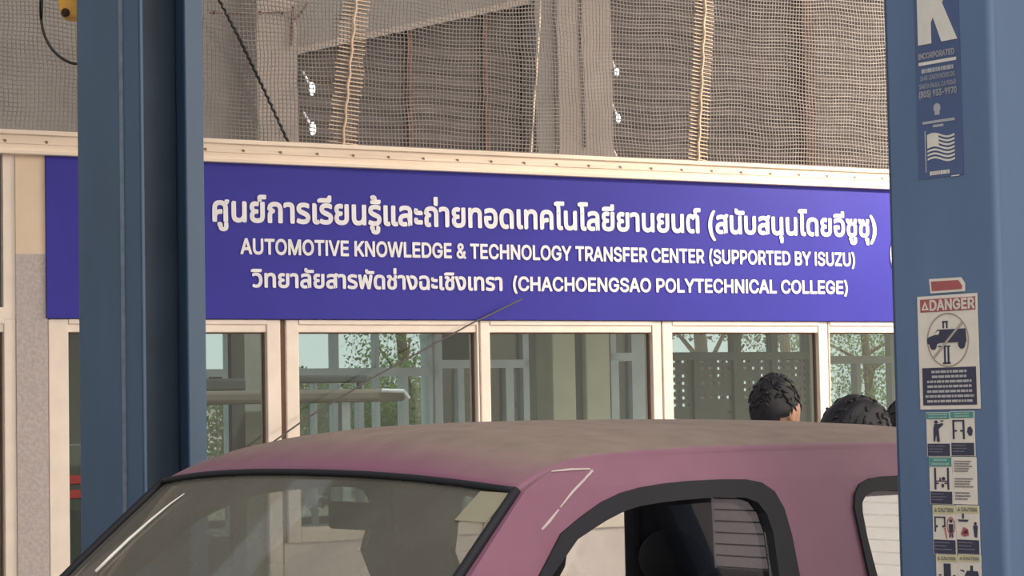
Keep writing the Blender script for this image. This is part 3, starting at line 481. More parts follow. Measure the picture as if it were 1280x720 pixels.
def louvre(nm, px0, px1, y0, y1, slots=None, m_=LOUV, d=D + .075):
    """dark louvre sheet; slots = list of pixel columns left open, in rows"""
    mb = MB(); x0, x1 = xf(px0, d), xf(px1, d); za, zb_ = zf(y0, px0, d), zf(y1, px0, d)
    n = max(4, int(abs(za - zb_) / .075)); hgt = (za - zb_) / n
    for i in range(n):
        z = zb_ + i * hgt
        mb.add([(x0, d, z), (x1, d, z), (x1, d + .04, z + hgt * 1.12), (x0, d + .04, z + hgt * 1.12), (x0, d + .006, z), (x1, d + .006, z), (x1, d + .046, z + hgt * 1.12), (x0, d + .046, z + hgt * 1.12)],
               [(0, 1, 2, 3), (7, 6, 5, 4), (0, 4, 5, 1), (1, 5, 6, 2), (2, 6, 7, 3), (3, 7, 4, 0)])
    return mb.build(nm, m_, None, WALL, kind='structure')
bwindow('window_8', 235, 547, [(286, .035, True), (330, .035, False), (393, .022, False), (419, .045, True), (450, .04, False), (471, .03, True), (505, .05, False)], 466)
bwindow('window_9', 534, 660, [(543, .115, True), (575, .05, False), (636, .065, False)], 455)
bwindow('window_10', 762, 830, [(768, .06, False), (803, .20, True)], 446)
for n_, (a, b, y0, y1) in enumerate(((553, 592, 462, 620), (592, 658, 456, 620), (770, 796, 452, 620))):
    louvre('trim_%d' % (8 + n_), a, b, y0, y1)
for n_, (a, b) in enumerate(((554, 657), (764, 796))):
    B((xf(a), D + .07, zf(455)), (xf(b), D + .085, Z2 + .15)).build('trim_%d' % (11 + n_), CURT, None, WALL, kind='structure')
# ventilation grille wall to the right: rows of slots
def grille(nm, px0, px1, y0, y1, cols, holes):
    d = D + .02; mb = MB(); x0, x1 = xf(px0, d), xf(px1, d); zt, zb_ = zf(y0, px0, d), zf(y1, px0, d)
    R = 12; dz = (zt - zb_) / R; dx = (x1 - x0) / cols
    for r in range(R):
        z = zb_ + r * dz
        mb.box((x0, d, z), (x1, d + .06, z + dz * .60))
        for c in range(cols):
            xx = x0 + c * dx
            if (c, R - 1 - r) in holes: mb.box((xx, d, z + dz * .60), (xx + dx * .28, d + .06, z + dz))
            else: mb.box((xx, d, z + dz * .60), (xx + dx, d + .06, z + dz))
    mb.build(nm, ROOMW, None, WALL, kind='structure')
rnd = random.Random(3)
grille('wall_back_grille', 838, 1012, 450, 560, 16, {(c, r) for c in range(16) for r in range(9) if rnd.random() < (.85 if r < 6 else .3) and c not in (2, 7, 11)})
w = bwindow('window_11', 826, 1016, [(870, .05, False), (921, .07, True), (968, .06, True)], 445, m_=ROOMW)
bwindow('window_12', 1010, 1330, [(1072, .04, False), (1116, .05, True), (1180, .06, False), (1240, .06, True)], 449, m_=mat('grey_green_frame', (.30, .36, .33), .6))
B((xf(1330), D, Z1), (9, D + .15, Z2 + .15)).build('wall_back_end', ROOMW, None, WALL, kind='structure')
B((-7, D, Z1), (xf(235), D + .15, Z2 + .15)).build('wall_back_start', ROOMW, None, WALL, kind='structure')
for n_, (a, b, m_) in enumerate(((691, 720, BEIGC), (733, 763, BEIGC))):
    d = 3.0; B((xf(a, d), d, 0), (xf(b, d), d + .22, 2.86)).build('trim_%d' % (13 + n_), m_, None, WALL, kind='structure', bevel=.01)
d = 3.05; B((xf(718, d), d, 0), (xf(735, d), d + .15, 2.86)).build('trim_15', LOUV, None, WALL, kind='structure')
d = 2.4; B((xf(306, d), d, 0), (xf(333, d), d + .2, 2.86)).build('trim_16', mat('grey_column_paint', (.40, .40, .36), .85), None, WALL, kind='structure')
# dark curtain beside the grey column
d = 2.9; mb = MB(); x0, x1 = xf(286, d), xf(309, d); rows = []
for z in (0.02, 2.8): rows.append([(x0 + (x1 - x0) * i / 24, d + .02 * math.sin(i * 1.6), z) for i in range(25)])
tag(mb.grid(rows).build('curtain', mat('dark_curtain_cloth', (.03, .045, .045), .9), None, WALL, (x0, d, 0), solid=.004, smooth=True), 'dark hanging curtain beside the grey column behind the first window', 'curtain')
# shelf with dusty brown top, a dark tube rack over it
d = 1.6
def P(px, py, dd=d): u, v = wp(px, py, dd); return u, v
u0, v0 = P(225, 497); u1, v1 = P(508, 497)
tb = thing('workbench', 'long dusty brown bench top with dark tube rack behind the left windows', 'bench', WALL, (u0, d, 0))
zt = P(400, 487)[1]; zl = P(400, 503)[1]
B((u0, d, zl), (u1, d + .7, zt)).build('bench_top', BROWNC, tb, bevel=.02)
for a in (u0 + .05, (u0 + u1) / 2, u1 - .35):
    B((a, d + .1, 0), (a + .05, d + .15, zl)).build('leg', BLUEW, tb)
ra = P(374, 474)[0]; rb = P(480, 474)[0]
za, zc = P(430, 478)[1], P(430, 468)[1]
mb = B((ra, d + .2, za), (rb, d + .28, zc)); mb.build('tube_rack', LOUV, tb, bevel=.01)
for a in (ra + .02, rb - .05): B((a, d + .22, zt), (a + .02, d + .25, za)).build('rack_post', LOUV, tb)
hx = P(480, 490)[0]
mb = MB(); mb.tube([(hx - .02, d - .01, P(480, 488)[1]), (P(503, 489)[0], d - .01, P(503, 489)[1]), (P(510, 498)[0], d - .01, P(510, 498)[1])], .012, 8)
mb.build('bracket', WHITE, tb)
bx = thing('toolbox', 'dark grey toolbox lying on the brown bench top near the lift column', 'box', WALL, (P(262, 480)[0], d + .2, zt + .001))
B((P(262, 480)[0], d + .2, zt + .001), (P(326, 480)[0], d + .45, P(300, 472)[1])).build('box_body', LOUV, bx, bevel=.012)
B((P(290, 480)[0], d + .31, P(300, 472)[1] - .002), (P(305, 480)[0], d + .33, P(300, 469.5)[1])).build('handle', DARK, bx)
# red banded cabinet at the left edge of the first window
d = .7
cb = thing('tool_cabinet', 'dark tool cabinet with two red bands inside the leftmost window', 'cabinet', WALL, (P(60, 600, d)[0], d, 0))
ca, cbx = P(62, 600, d)[0], P(160, 600, d)[0]
B((ca, d, .08), (cbx, d + .45, P(95, 556, d)[1])).build('cabinet_body', LOUV, cb, bevel=.012)
for ya, yb in ((594, 605), (612, 623)):
    B((ca + .01, d - .012, P(95, yb, d)[1]), (cbx - .01, d + .002, P(95, ya, d)[1])).build('red_band', RED, cb, bevel=.003)
for a in (ca + .04, cbx - .1):
    mb = MB(); mb.tube([(a, d + .05, .04), (a + .03, d + .05, .04)], .04, 14); mb.build('caster', DARK, cb)
# tube lamps added above the view to brighten the room
for k, (sx, lb) in enumerate(((-1.6, 'fill tube lamp over the left windows'), (.4, 'fill tube lamp over the middle windows'), (2.6, 'fill tube lamp over the right windows'))):
    lp = thing('fill_tube_lamp', lb + ', added out of view to light the room', 'lamp', WALL, (sx, 1.3, 2.86), 'added ceiling lamps in the room')
    B((sx - .6, 1.25, 2.82), (sx + .6, 1.35, 2.86)).build('housing', WHITE, lp, bevel=.004)
    MB().tube([(sx - .58, 1.3, 2.80), (sx + .58, 1.3, 2.80)], .018, 10).build('tube', mat('fill_tube_glow', (1, .98, .95), .4, emit=3), lp)
    ld = bpy.data.lights.new('fill_tube_light', 'AREA'); ld.shape = 'RECTANGLE'; ld.size = 1.2; ld.size_y = .12; ld.energy = ROOM_FILL_W; ld.color = (.95, 1, .98)
    lo = bpy.data.objects.new('fill_tube_light', ld); COL.objects.link(lo); lo.parent = lp; lo.location = (0, 0, -.09)
#@@OUTSIDE
# ------------------------------------------------------------------ trees beyond the room
def tree(x, y, h, r, leaf, n, label, seed, low=.8):
    rn = random.Random(seed)
    t = thing('tree', label, 'tree', WALL, (x, y, 0), 'trees beyond the room')
    mb = MB(); mb.tube([(x, y, -.2), (x + .05, y, h * .3), (x - .05, y + .05, h * .6), (x, y, h * .85)], [.10, .08, .05, .02], 8)
    for k in range(7):
        a = rn.uniform(0, 6.28); z = h * rn.uniform(.3, .7)
        mb.tube([(x, y, z), (x + math.cos(a) * r * .6, y + math.sin(a) * r * .6, z + .5)], [.03, .012], 6)
    mb.build('trunk', BARK, t, smooth=True)
    mb = MB()
    for k in range(n * 6):
        a = rn.uniform(0, 6.28); u = rn.uniform(-1, 1); q = rn.uniform(.35, 1) ** .6
        c = Vector((x + q * r * math.sqrt(1 - u * u) * math.cos(a), y + q * r * math.sqrt(1 - u * u) * math.sin(a), low + (h - low) * (.5 + .5 * u * q)))
        s = rn.uniform(.014, .034); e1 = Vector((rn.gauss(0, 1), rn.gauss(0, 1), rn.gauss(0, .6))).normalized(); e2 = e1.orthogonal().normalized()
        mb.add([c - e1 * s, c + e2 * s * .45, c + e1 * s, c - e2 * s * .45 + Vector((0, 0, -.02))], [(0, 1, 2, 3)])
    return mb.build('foliage', leaf, t)
for k, (px, dd, h, r, lf, n, lb) in enumerate((
        (345, 8.0, 2.1, .75, LEAF, 1300, 'low green bush seen past the window frame left of the bench rack'),
        (420, 8.8, 1.95, .9, LEAF, 1500, 'bright green bush behind the pale blue window bars'),
        (505, 9.5, 4.6, .62, LEAF, 1300, 'tall green tree behind the pale blue frame, just left of the wide bar'),
        (520, 8.2, 2.2, .8, LEAF, 1300, 'green bush at the foot of the wide pale blue bar'),
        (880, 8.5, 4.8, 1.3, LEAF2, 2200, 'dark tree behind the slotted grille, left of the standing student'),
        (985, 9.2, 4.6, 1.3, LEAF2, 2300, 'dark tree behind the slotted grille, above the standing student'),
        (1085, 8.0, 4.2, 1.4, LEAF, 3600, 'green tree filling the rightmost window pane'),
        (1180, 8.6, 4.4, 1.3, LEAF, 2400, 'green tree behind the right lift column'))):
    nd = (7.6, 10.0, 14.4, 12.2, 8.0, 12.0, 16.5, 21.5)[k]; kk = (11 + .87 * nd) / (11 + .87 * dd)
    h = EYE + (h - EYE) * kk; r *= kk; dd = nd
    tree(wp(px, 470, dd)[0], dd, h, r, lf, n, lb, k + 11, 2.25 if 850 < px < 1000 else .8)
hx, hd = wp(400, 470, 24)[0], 24
hs = thing('house', 'pale house with grey hipped roof far beyond the left window', 'house', WALL, (hx, hd, 0))
B((hx - 3, hd, 0), (hx + 2.4, hd + 5, 1.9)).build('walls', mat('pale_house_wall', (.6, .6, .58), .9), hs)
MB().add([(hx - 3.4, hd - .4, 1.9), (hx + 2.8, hd - .4, 1.9), (hx + 2.8, hd + 5.4, 1.9), (hx - 3.4, hd + 5.4, 1.9), (hx - 1.6, hd + 2.5, 2.42), (hx + .8, hd + 2.5, 2.42)],
         [(0, 1, 5, 4), (1, 2, 5), (2, 3, 4, 5), (3, 0, 4), (3, 2, 1, 0)]).build('roof', mat('grey_roof_tiles', (.2, .2, .2), .8), hs)
# ------------------------------------------------------------------ facade seen through the net
fd = 5.6
fx = lambda px, py=100, d=fd: wp(px, py, d)[0]
fz = lambda px, py, d=fd: wp(px, py, d)[1]
ZB, ZTOP = 0, 8.2
struct(B((-9, fd + .25, 2.95), (fx(655), fd + .4, ZTOP)), 'wall_facade_left', FWALL, WALL)
struct(B((fx(318), fd - .05, 2.95), (fx(369), fd + .3, ZTOP)), 'trim_17', FCOL, WALL, bevel=.01)
struct(B((fx(661), fd - .12, 2.95), (fx(683), fd + .3, ZTOP), ), 'trim_18', FWALL, WALL)
struct(B((fx(683), fd - .18, 2.95), (fx(751), fd + .3, ZTOP), ), 'trim_19', FCOL, WALL, bevel=.01)
def corr(nm, x0, x1, z0, ztop, d, m_, pitch=.11):
    """horizontal corrugated sheeting; ztop(x) is its upper edge"""
    rows = []; N = 24
    zmax = max(ztop(x0), ztop(x1)); n = int((zmax - z0) / pitch * 4)
    for j in range(n + 1):
        r = []
        for i in range(N + 1):
            x = x0 + (x1 - x0) * i / N; z = min(z0 + (zmax - z0) * j / n, ztop(x)); r.append((x, d - .022 * math.sin(j * math.pi / 2), z))
        rows.append(r)
    return struct(MB().grid(rows), nm, m_, WALL, solid=.004, smooth=True)
xa, xb = fx(369), fx(661)
zs0, zs1 = fz(369, 69), fz(661, 6)
slope = lambda x: zs0 + (zs1 - zs0) * (x - xa) / (xb - xa)
corr('wall_facade_sheeting', xa, xb, 2.95, slope, fd + .1, FDARK)
# sloping lintel over the sheeting
MB().add([(xa, fd - .02, zs0), (xb, fd - .02, zs1), (xb, fd + .24, zs1), (xa, fd + .24, zs0), (xa, fd - .02, ZTOP), (xb, fd - .02, ZTOP), (xb, fd + .24, ZTOP), (xa, fd + .24, ZTOP)],
         [(0, 1, 2, 3), (4, 5, 6, 7), (0, 1, 5, 4), (1, 2, 6, 5), (2, 3, 7, 6), (3, 0, 4, 7)]).build('wall_facade_gable', FWALL, None, WALL, kind='structure')
MB().add([(xa, fd - .06, zs0), (xb, fd - .06, zs1), (xb, fd, zs1), (xa, fd, zs0), (xa, fd - .06, zs0 + .05), (xb, fd - .06, zs1 + .05), (xb, fd, zs1 + .05), (xa, fd, zs0 + .05)],
         [(0, 1, 2, 3), (4, 5, 6, 7), (0, 1, 5, 4), (1, 2, 6, 5), (2, 3, 7, 6), (3, 0, 4, 7)]).build('trim_20', FCOL, None, WALL, kind='structure')
corr('wall_facade_right', fx(751), fx(1010), 2.95, lambda x: ZTOP, fd + .1, FDARK)
corr('wall_facade_far_right', fx(1010), fx(1330), 2.95, lambda x: ZTOP, fd + .1, FBROWN)
struct(B((fx(1003), fd - .03, 2.95), (fx(1016), fd + .05, ZTOP)), 'trim_21', RUST, WALL)
struct(B((fx(512), fd + .02, 2.95), (fx(517), fd + .06, slope(fx(515)))), 'trim_22', RUST, WALL)
struct(B((fx(607), fd + .02, 2.95), (fx(612), fd + .06, slope(fx(610)))), 'trim_23', RUST, WALL)
struct(B((-9, D + .3, 2.94), (10, fd + .5, 2.95)), 'ceiling_flat_roof', CONC, WALL)
# cables on the column
for pts, r, m_, lb in (
        ([(725, -10), (726, 60), (729, 120), (731, 185)], .010, CABLE, 'thin black cable running down the wide grey column'),
        ([(677, -10), (673, 60), (668, 130), (664, 195)], .007, SEAM, 'pale cord running down the left edge of the wide grey column')):
    q = [(fx(a, b, fd - .2), fd - .2, fz(a, b, fd - .2)) for a, b in pts]
    tag(MB().tube(q, r, 6).build('cable', m_, None, WALL, q[-1]), lb, 'cable')
# small white blobs on slanted rods; emission paints sun glints on them
for (bx_, by_, tx, ty), lb in (((390, 111, 379, 90), 'small white blob with painted sun glint on a slanted rod, upper one beside the pale column'),
                               ((391, 161, 380, 141), 'small white blob with painted sun glint on a slanted rod, lower one beside the pale column'),
                               ((771, 90, 761, 67), 'small white blob with painted sun glint on a slanted rod, topmost of three right of the wide column'),
                               ((773, 148, 762, 124), 'small white blob with painted sun glint on a slanted rod, middle of three right of the wide column'),
                               ((774, 202, 764, 182), 'small white blob with painted sun glint on a slanted rod, lowest of three just above the cream beam')):
    dd = fd - .25
    d1 = fd + .06; b0 = Vector((fx(bx_, by_, dd), dd, fz(bx_, by_, dd))); b1 = Vector((fx(tx, ty, d1), d1, fz(tx, ty, d1)))
    t = thing('glint_rod', lb, 'lamp', WALL, b1, 'glint rods behind the net')
    MB().tube([b1, b0], .009, 6).build('rod', WHITE, t)
    sc = 1 if bx_ < 500 else .72
    MB().ball(b0, (.024 * sc, .024 * sc, .05 * sc), 12, 8).build('glint', mat('glowing_glint', (1, 1, 1), .3, emit=1.6), t, smooth=True)
# rusty bracket on the left wall
br = thing('wall_bracket', 'dark rusty bracket with a thin wire on the wall right of the lift column', 'bracket', WALL, (fx(365, 30), fd - .1, fz(365, 55)))
q = lambda a, b: (fx(a, b, fd - .1), fd - .1, fz(a, b, fd - .1))
MB().tube([q(366, 8), q(365, 30), q(363, 56)], .012, 6).build('upright', RUST, br)
MB().tube([q(384, 4), q(375, 18), q(366, 25)], .009, 6).build('stay', RUST, br)
MB().tube([q(262, 16), q(300, 17), q(366, 15)], .006, 6).build('wire', RUST, br)
for a in (268, 299, 325, 352): MB().ball(q(a, 16), .016, 8, 6).build('insulator', RUST, br)
# ------------------------------------------------------------------ the net over the beam
nx0, nx1, nz0, nz1 = wl(-40, 150), wl(1330, 150), zt1 - .01, 4.35
NY = -.005
rn = random.Random(5)
def wob(x, z): return .010 * math.sin(x * 3.1 + z * 5) + .006 * math.sin(x * 7.7 - z * 9 + 1) + .004 * math.sin(x * 17 + z * 3)
net = thing('safety_net', 'grey fine mesh net stretched above the cream beam', 'net', WALL, (nx0, NY, nz0))
mb = MB(); pit = .0195; r = .0030
nz = int((nz1 - nz0) / pit)
for j in range(nz + 1):
    z = nz0 + j * pit; n = 90; a = min(1, j / 6)
    mb.tube([(nx0 + (nx1 - nx0) * i / n, NY + .6 * wob(nx0 + (nx1 - nx0) * i / n, z), z + a * wob(nx0 + (nx1 - nx0) * i / n, z)) for i in range(n + 1)], r * (1.15 if j % 2 else .95), 4, False)
nx = int((nx1 - nx0) / pit)
for i in range(nx + 1):
    x = nx0 + i * pit; n = 24
    mb.tube([(x + .5 * wob(z_ * 2, x), NY + .6 * wob(x, z_), z_) for z_ in [nz0 + (nz1 - nz0) * k / n for k in range(n + 1)]], r * .85, 4, False)
mb.build('mesh_wires', NETM, net)
for (ta, tb_, wd) in (((447, -40), (426, 184), .072), ((881, -40), (870, 204), .058)):
    (ua, va), (ub, vb) = wp(*ta), wp(*tb_)
    n = int((va - vb) / .0195); mb = MB()
    for k in range(n + 6):
        f = k / n; u = ub + (ua - ub) * f; v = vb + (va - vb) * f
        mb.tube([(u - wd * (1 + .1 * rn.uniform(-1, 1)), NY - .008, v + .006), (u + wd * (1 + .1 * rn.uniform(-1, 1)), NY - .008, v - .006)], .0034, 4)
    mb.build('lacing_rungs', SEAM, net)
    mb = MB(); mb.tube([(ub + (ua - ub) * k / 30 + .004 * math.sin(k * 1.7), NY - .016, vb + (va - vb) * k / 30) for k in range(34)], .0065, 6)
    mb.build('seam_cord', SEAM, net)
# twisted cable across the net, and a line in front of the windows
def strand(pts, r, d0, name, m_, lb, tw=0):
    q = []
    for (a, b), (c, e) in zip(pts, pts[1:]):
        for k in range(24):
            f = k / 24; u, v = wp(a + (c - a) * f, b + (e - b) * f, d0); q.append((u + tw * math.sin(k * 2.1), d0 + tw * math.cos(k * 2.1), v + tw * math.sin(k * 2.1 + 1)))
    u, v = wp(*pts[-1], d0); q.append((u, d0, v))
    return tag(MB().tube(q, r, 6).build(name, m_, None, WALL, q[-1]), lb, 'cable')
strand([(268, -12), (300, 50), (330, 112), (362, 182)], .0075, -.05, 'cable', CABLE, 'twisted black cable running diagonally down over the net to the beam', .003)
strand([(652, 374), (592, 403), (470, 470), (380, 525), (296, 585), (200, 640)], .0042, -.09, 'wire', mat('grey_wire', (.09, .085, .085), .5), 'thin dark wire sloping down in front of the left windows')
#@@CAR
# ------------------------------------------------------------------ the car
car = thing('pickup_truck', 'dusty plum double cab pickup parked between the lift columns', 'car', CAR, (0, 0, 0))
WID = 1.337
def ny(z): return -.03 - max(0, 1.5 - z) * .28 if z > 1.02 else -.03 - .48 * .28 - .02 * (1.02 - z)
def curve(pts, n=6):      # Catmull-Rom through points
    o = []
    for i in range(len(pts) - 1):
        p0, p1, p2, p3 = pts[max(i - 1, 0)], pts[i], pts[i + 1], pts[min(i + 2, len(pts) - 1)]
        for k in range(n):
            t = k / n
            o.append(tuple(.5 * ((2 * b) + (c - a) * t + (2 * a - 5 * b + 4 * c - d) * t * t + (-a + 3 * b - 3 * c + d) * t ** 3) for a, b, c, d in zip(p0, p1, p2, p3)))
    o.append(tuple(pts[-1])); return o
GUT = [(-.024, 1.497), (.03, 1.524), (.085, 1.543), (.15, 1.555), (.30, 1.563), (.6, 1.566), (1.0, 1.560), (1.4, 1.545), (1.72, 1.520), (1.78, 1.49)]
GUTC = curve(GUT, 6)
def ze(x):
    for (a, b), (c, d) in zip(GUTC, GUTC[1:]):
        if a <= x <= c: return b + (d - b) * (x - a) / max(1e-6, c - a)
    return GUTC[0][1] if x < 0 else GUTC[-1][1]
fo = [side(*p) for p in ((700, 667), (725, 646), (750, 628), (775, 616), (800, 609), (830, 604), (860, 601), (900, 599), (930, 599), (950, 603), (966, 614), (978, 635), (988, 670), (998, 722))]
fi = [side(*p) for p in ((720, 674), (735, 664), (755, 651), (780, 638), (800, 632), (825, 628), (850, 625), (875, 623), (900, 621), (930, 622), (945, 628), (956, 642), (964, 665), (972, 722))]
BELT = 1.03
fo = [(-.45, BELT), (-.035, 1.335)] + fo + [(.775, BELT)]
fi = [(-.36, BELT + .02), (-.005, 1.335)] + fi + [(.742, BELT + .02)]
ro = [(.98, BELT)] + [side(*p) for p in ((1085, 722), (1074, 672), (1066, 635), (1067, 617), (1073, 605), (1085, 598), (1100, 595.5), (1127, 594))] + [(1.25, 1.493), (1.42, 1.478), (1.50, 1.44), (1.54, 1.36), (1.58, BELT)]
ri = [(1.01, BELT + .02)] + [side(*p) for p in ((1095, 722), (1082, 672), (1076, 640), (1075.5, 628), (1080, 619), (1088, 615), (1105, 613.5), (1127, 612.5))] + [(1.25, 1.463), (1.41, 1.45), (1.475, 1.41), (1.51, 1.35), (1.55, BELT + .02)]
def arch(cx, r, n=12): return [(cx + r * math.cos(math.pi * k / n), .36 + r * math.sin(math.pi * k / n)) for k in range(n + 1)]
FWX, RWX, WR = -1.28, 1.72, .35
outl = [(-.56, .985), (-.30, 1.245)] + GUTC + [(1.86, 1.10), (1.86, BELT), (2.9, 1.02), (2.95, .55), (2.6, .4)] + arch(RWX, .42) + arch(FWX, .42) + [(-1.9, .40), (-2.02, .55), (-1.98, .84), (-1.7, .92), (-1.1, .965)]
def mapn(s_):
    def f(x, z, t):
        y = ny(z) + t
        if z > 1.5: y = -.03 + (z - 1.5) * .35 + t
        return (x, y if s_ < 0 else WID - y, z)
    return f
mb = MB()
for s_ in (-1, 1): mb.sheet([outl, fo, ro], mapn(s_), .035)
# hood, cowl, nose, tail and bed
def strip(x, z, crown, zi=None):
    w0 = ny(z) + .01; return [(x - .05 * (1 - (2 * k / 12 - 1) ** 2) * (1 if x < -.3 else 0), w0 + (WID - 2 * w0) * k / 12, z + crown * (1 - abs(2 * k / 12 - 1) ** 3)) for k in range(13)]
mb.grid([strip(-.50, .985, .0), strip(-.62, .98, .03), strip(-1.1, .955, .05), strip(-1.7, .90, .05), strip(-1.96, .83, .02), strip(-2.02, .55, 0), strip(-1.9, .40, 0)])
mb.grid([strip(2.9, 1.02, 0), strip(2.95, .55, 0), strip(2.6, .4, 0)])
mb.box((1.86, ny(1) + .03, .55), (2.9, WID - ny(1) - .03, .6))
mb.box((-1.9, ny(.4) + .2, .36), (2.6, WID - ny(.4) - .2, .46))
# rear bulkhead of the cab below its window, and corner posts beside it
mb.box((1.69, ny(1) + .03, .46), (1.86, WID - ny(1) - .03, 1.12))
mb.build('body', PINK, car, bevel=0)
# roof skin: crowned grid from the windscreen header to the rear
rows = []; N = 28; XS = [0, .02, .05, .09, .14, .2, .3, .45, .6, .8, 1.0, 1.2, 1.4, 1.55, 1.66, 1.74, 1.78]
CR = {0: .030, .02: .034, .05: .040, .09: .045, .14: .050, .2: .055, .3: .059, .45: .060, .6: .060, .8: .060, 1.0: .060, 1.2: .060, 1.4: .058, 1.55: .052, 1.66: .045, 1.74: .035, 1.78: .03}
for x in XS:
    r_ = []
    for k in range(N + 1):
        t = 2 * k / N - 1; tt = math.copysign(1 - (1 - abs(t)) ** 1.35, t)
        bow = -.045 * (1 - t * t) * max(0, 1 - x / .5)
        yy = WID / 2 + tt * (WID / 2 + .012 + .0)
        r_.append((x - .024 * (1 - x / 1.8) + bow, yy, ze(x - .024) + CR[x] * (1 - abs(tt) ** 2.4) + .002))
    rows.append(r_)
MB().grid(rows).build('roof', PINK, car, smooth=True, solid=.03)
rf0 = rows[0]
# windscreen
ws = []; WB = (-.56, .985)
M = 10
for j in range(M + 1):
    f = j / M; r_ = []
    for k in range(N + 1):
        a = Vector(rf0[k]); t = 2 * k / N - 1; tt = math.copysign(1 - (1 - abs(t)) ** 1.35, t)
        zb_ = WB[1] + .02 * (1 - tt * tt); yb = WID / 2 + tt * (WID / 2 - ny(.985) - .035); xb_ = WB[0] - .16 * (1 - tt * tt)
        b = Vector((xb_, yb, zb_)); p = a.lerp(b, f) + Vector((0, 0, .012 * math.sin(math.pi * f))); r_.append(p + Vector((0, 0, -.004)))
    ws.append(r_)
wsob = MB().grid(ws).build('windscreen', WSGL, car, smooth=True)
wsob['label'] = 'dusty grey windscreen'
mb = MB(); off = Vector((-.004, 0, .004))
mb.tube([p + off for p in ws[0]], .007, 6); mb.tube([r_[0] + off for r_ in ws], .011, 6); mb.tube([r_[-1] + off for r_ in ws], .010, 6); mb.tube([p + off for p in ws[-1]], .015, 6)
mb.build('windscreen_seal', DARK, car, smooth=True)
# pale paper sticker inside the top corner of the glass
from mathutils.geometry import intersect_ray_tri
def on_ws(px, py):
    inv = CAR.inverted(); o = inv @ CAM; d = (inv.to_3x3() @ ray(px, py)).normalized()
    for j in range(M):
        for k in range(N):
            q = [ws[j][k], ws[j][k + 1], ws[j + 1][k + 1], ws[j + 1][k]]
            for t in ((q[0], q[1], q[2]), (q[0], q[2], q[3])):
                h = intersect_ray_tri(*t, d, o)
                if h: return h
    return on_ws(px - 1, py + .5)
def patch(px, n=4):
    c = [on_ws(*p) for p in px]; nrm = (c[1] - c[0]).cross(c[3] - c[0]).normalized()
    if nrm.z < 0: nrm = -nrm
    a = []
    for i in range(n + 1):
        l, r_ = [Vector((px[0][q] + (px[3][q] - px[0][q]) * i / n for q in (0, 1))), Vector((px[1][q] + (px[2][q] - px[1][q]) * i / n for q in (0, 1)))]
        a.append([on_ws(*l.lerp(r_, k / n)) + nrm * .004 for k in range(n + 1)])
    return a
MB().grid(patch([(601, 616), (641, 618), (608, 655), (569, 652)])).build('paper_sticker', mat('yellowed_paper', (.26, .25, .18), .8), wsob, solid=.001)
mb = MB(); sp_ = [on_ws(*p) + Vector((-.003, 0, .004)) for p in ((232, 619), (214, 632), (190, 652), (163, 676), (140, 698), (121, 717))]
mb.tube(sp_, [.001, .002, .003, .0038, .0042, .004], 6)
mb.build('reflection_streak', mat('painted_reflection', (.75, .75, .74), .4), wsob, smooth=True)  # pale strip painting a light reflection along the far glass edge
# seals, side glass
for s_ in (-1, 1):
    f = mapn(s_)
    for o_, i_ in ((fo, fi), (ro, ri)):
        MB().sheet([o_, i_], lambda x, z, t, f=f: f(x, z, t - .006), .03).build('window_seal', DARK, car, smooth=False)
        MB().sheet([i_], lambda x, z, t, f=f: f(x, z, t + .014), .004).build('side_window', CARGL, car)
# rear cab window with heater lines
ry0, ry1 = .06, WID - .06; rg = []
for z in (1.12, 1.3, 1.49): rg.append([(1.69 - (z - 1.12) * .04, ry0 + (ry1 - ry0) * k / 8, z) for k in range(9)])
rw = MB().grid(rg).build('rear_window', REARGL, car, solid=.004)
mb = MB()
for k in range(11):
    z = 1.14 + k * .032; mb.tube([(1.678 - (z - 1.12) * .04, ry0 + .02, z), (1.678 - (z - 1.12) * .04, ry1 - .02, z)], .0028, 4)
mb.build('heater_line', mat('brown_heater_wire', (.08, .07, .07), .7), rw)
# dark trim inside the rear corners of the cab
IN = mat('charcoal_cab_trim', (.060, .058, .068), .85)
for y in (-.01, WID - .06): B((1.40, y - .0, BELT - .1), (1.70, y + .07, 1.50)).build('rear_corner_trim', IN, car, bevel=.02)
mb = MB()  # pale hooked lines along the near windscreen pillar
for pl in ([(690, 589), (715, 586.5), (738, 586)], [(741, 588), (730, 600), (716, 614), (700, 634)], [(698, 637), (686, 652), (677, 662)]):
    P3 = []
    for p in pl:
        x_, z_ = side(*p); P3.append(Vector(mapn(-1)(x_, z_, -.001)))
    mb.tube(P3, [.0016, .0028, .0020] if len(P3) == 3 else [.0026, .0022, .0024, .0012], 4)
sc_ = mb.build('pale_hook_mark', mat('pale_mark', (.55, .48, .48), .8), car); sc_['label'] = 'pale hooked mark on the pillar'
# seats, dashboard, wheel, mirror
def seat(x, y, w, zt, name='front_seat'):
    t = MB(); t.box((x - .45, y - w / 2, .62), (x + .05, y + w / 2, .76)); o = t.build(name, IN, car, bevel=.04)
    t = MB(); p = [(x, .70), (x + .16, zt), (x + .27, zt), (x + .14, .70)]
    t.sheet([[(a, b) for a, b in p]], lambda u, v, d: (u, y - w / 2 + d, v), w); t.build('backrest', IN, o, bevel=.03)
    return o
def headrest(o, x, y, z): MB().ball((x, y, z), (.055, .13, .085), 16, 10).build('headrest', IN, o, smooth=True)
s1 = seat(.62, .26, .5, 1.14); s2 = seat(.56, 1.03, .5, 1.18); headrest(s2, .80, 1.0, 1.295)
s3 = seat(1.45, WID / 2, 1.25, 1.20, 'rear_bench'); headrest(s3, 1.43, 1.17, 1.24)
for z in (1.195, 1.22): MB().tube([(.91, 1.0, 1.16), (.91, 1.0, 1.28)], .008, 6)
mb = MB(); mb.grid([[(x, .02 + (WID - .04) * k / 10, z) for k in range(11)] for x, z in ((-.56, .96), (-.35, 1.0), (-.1, .99), (-.02, .9), (.0, .6))]); mb.build('dashboard', IN, car, solid=.02, smooth=True)
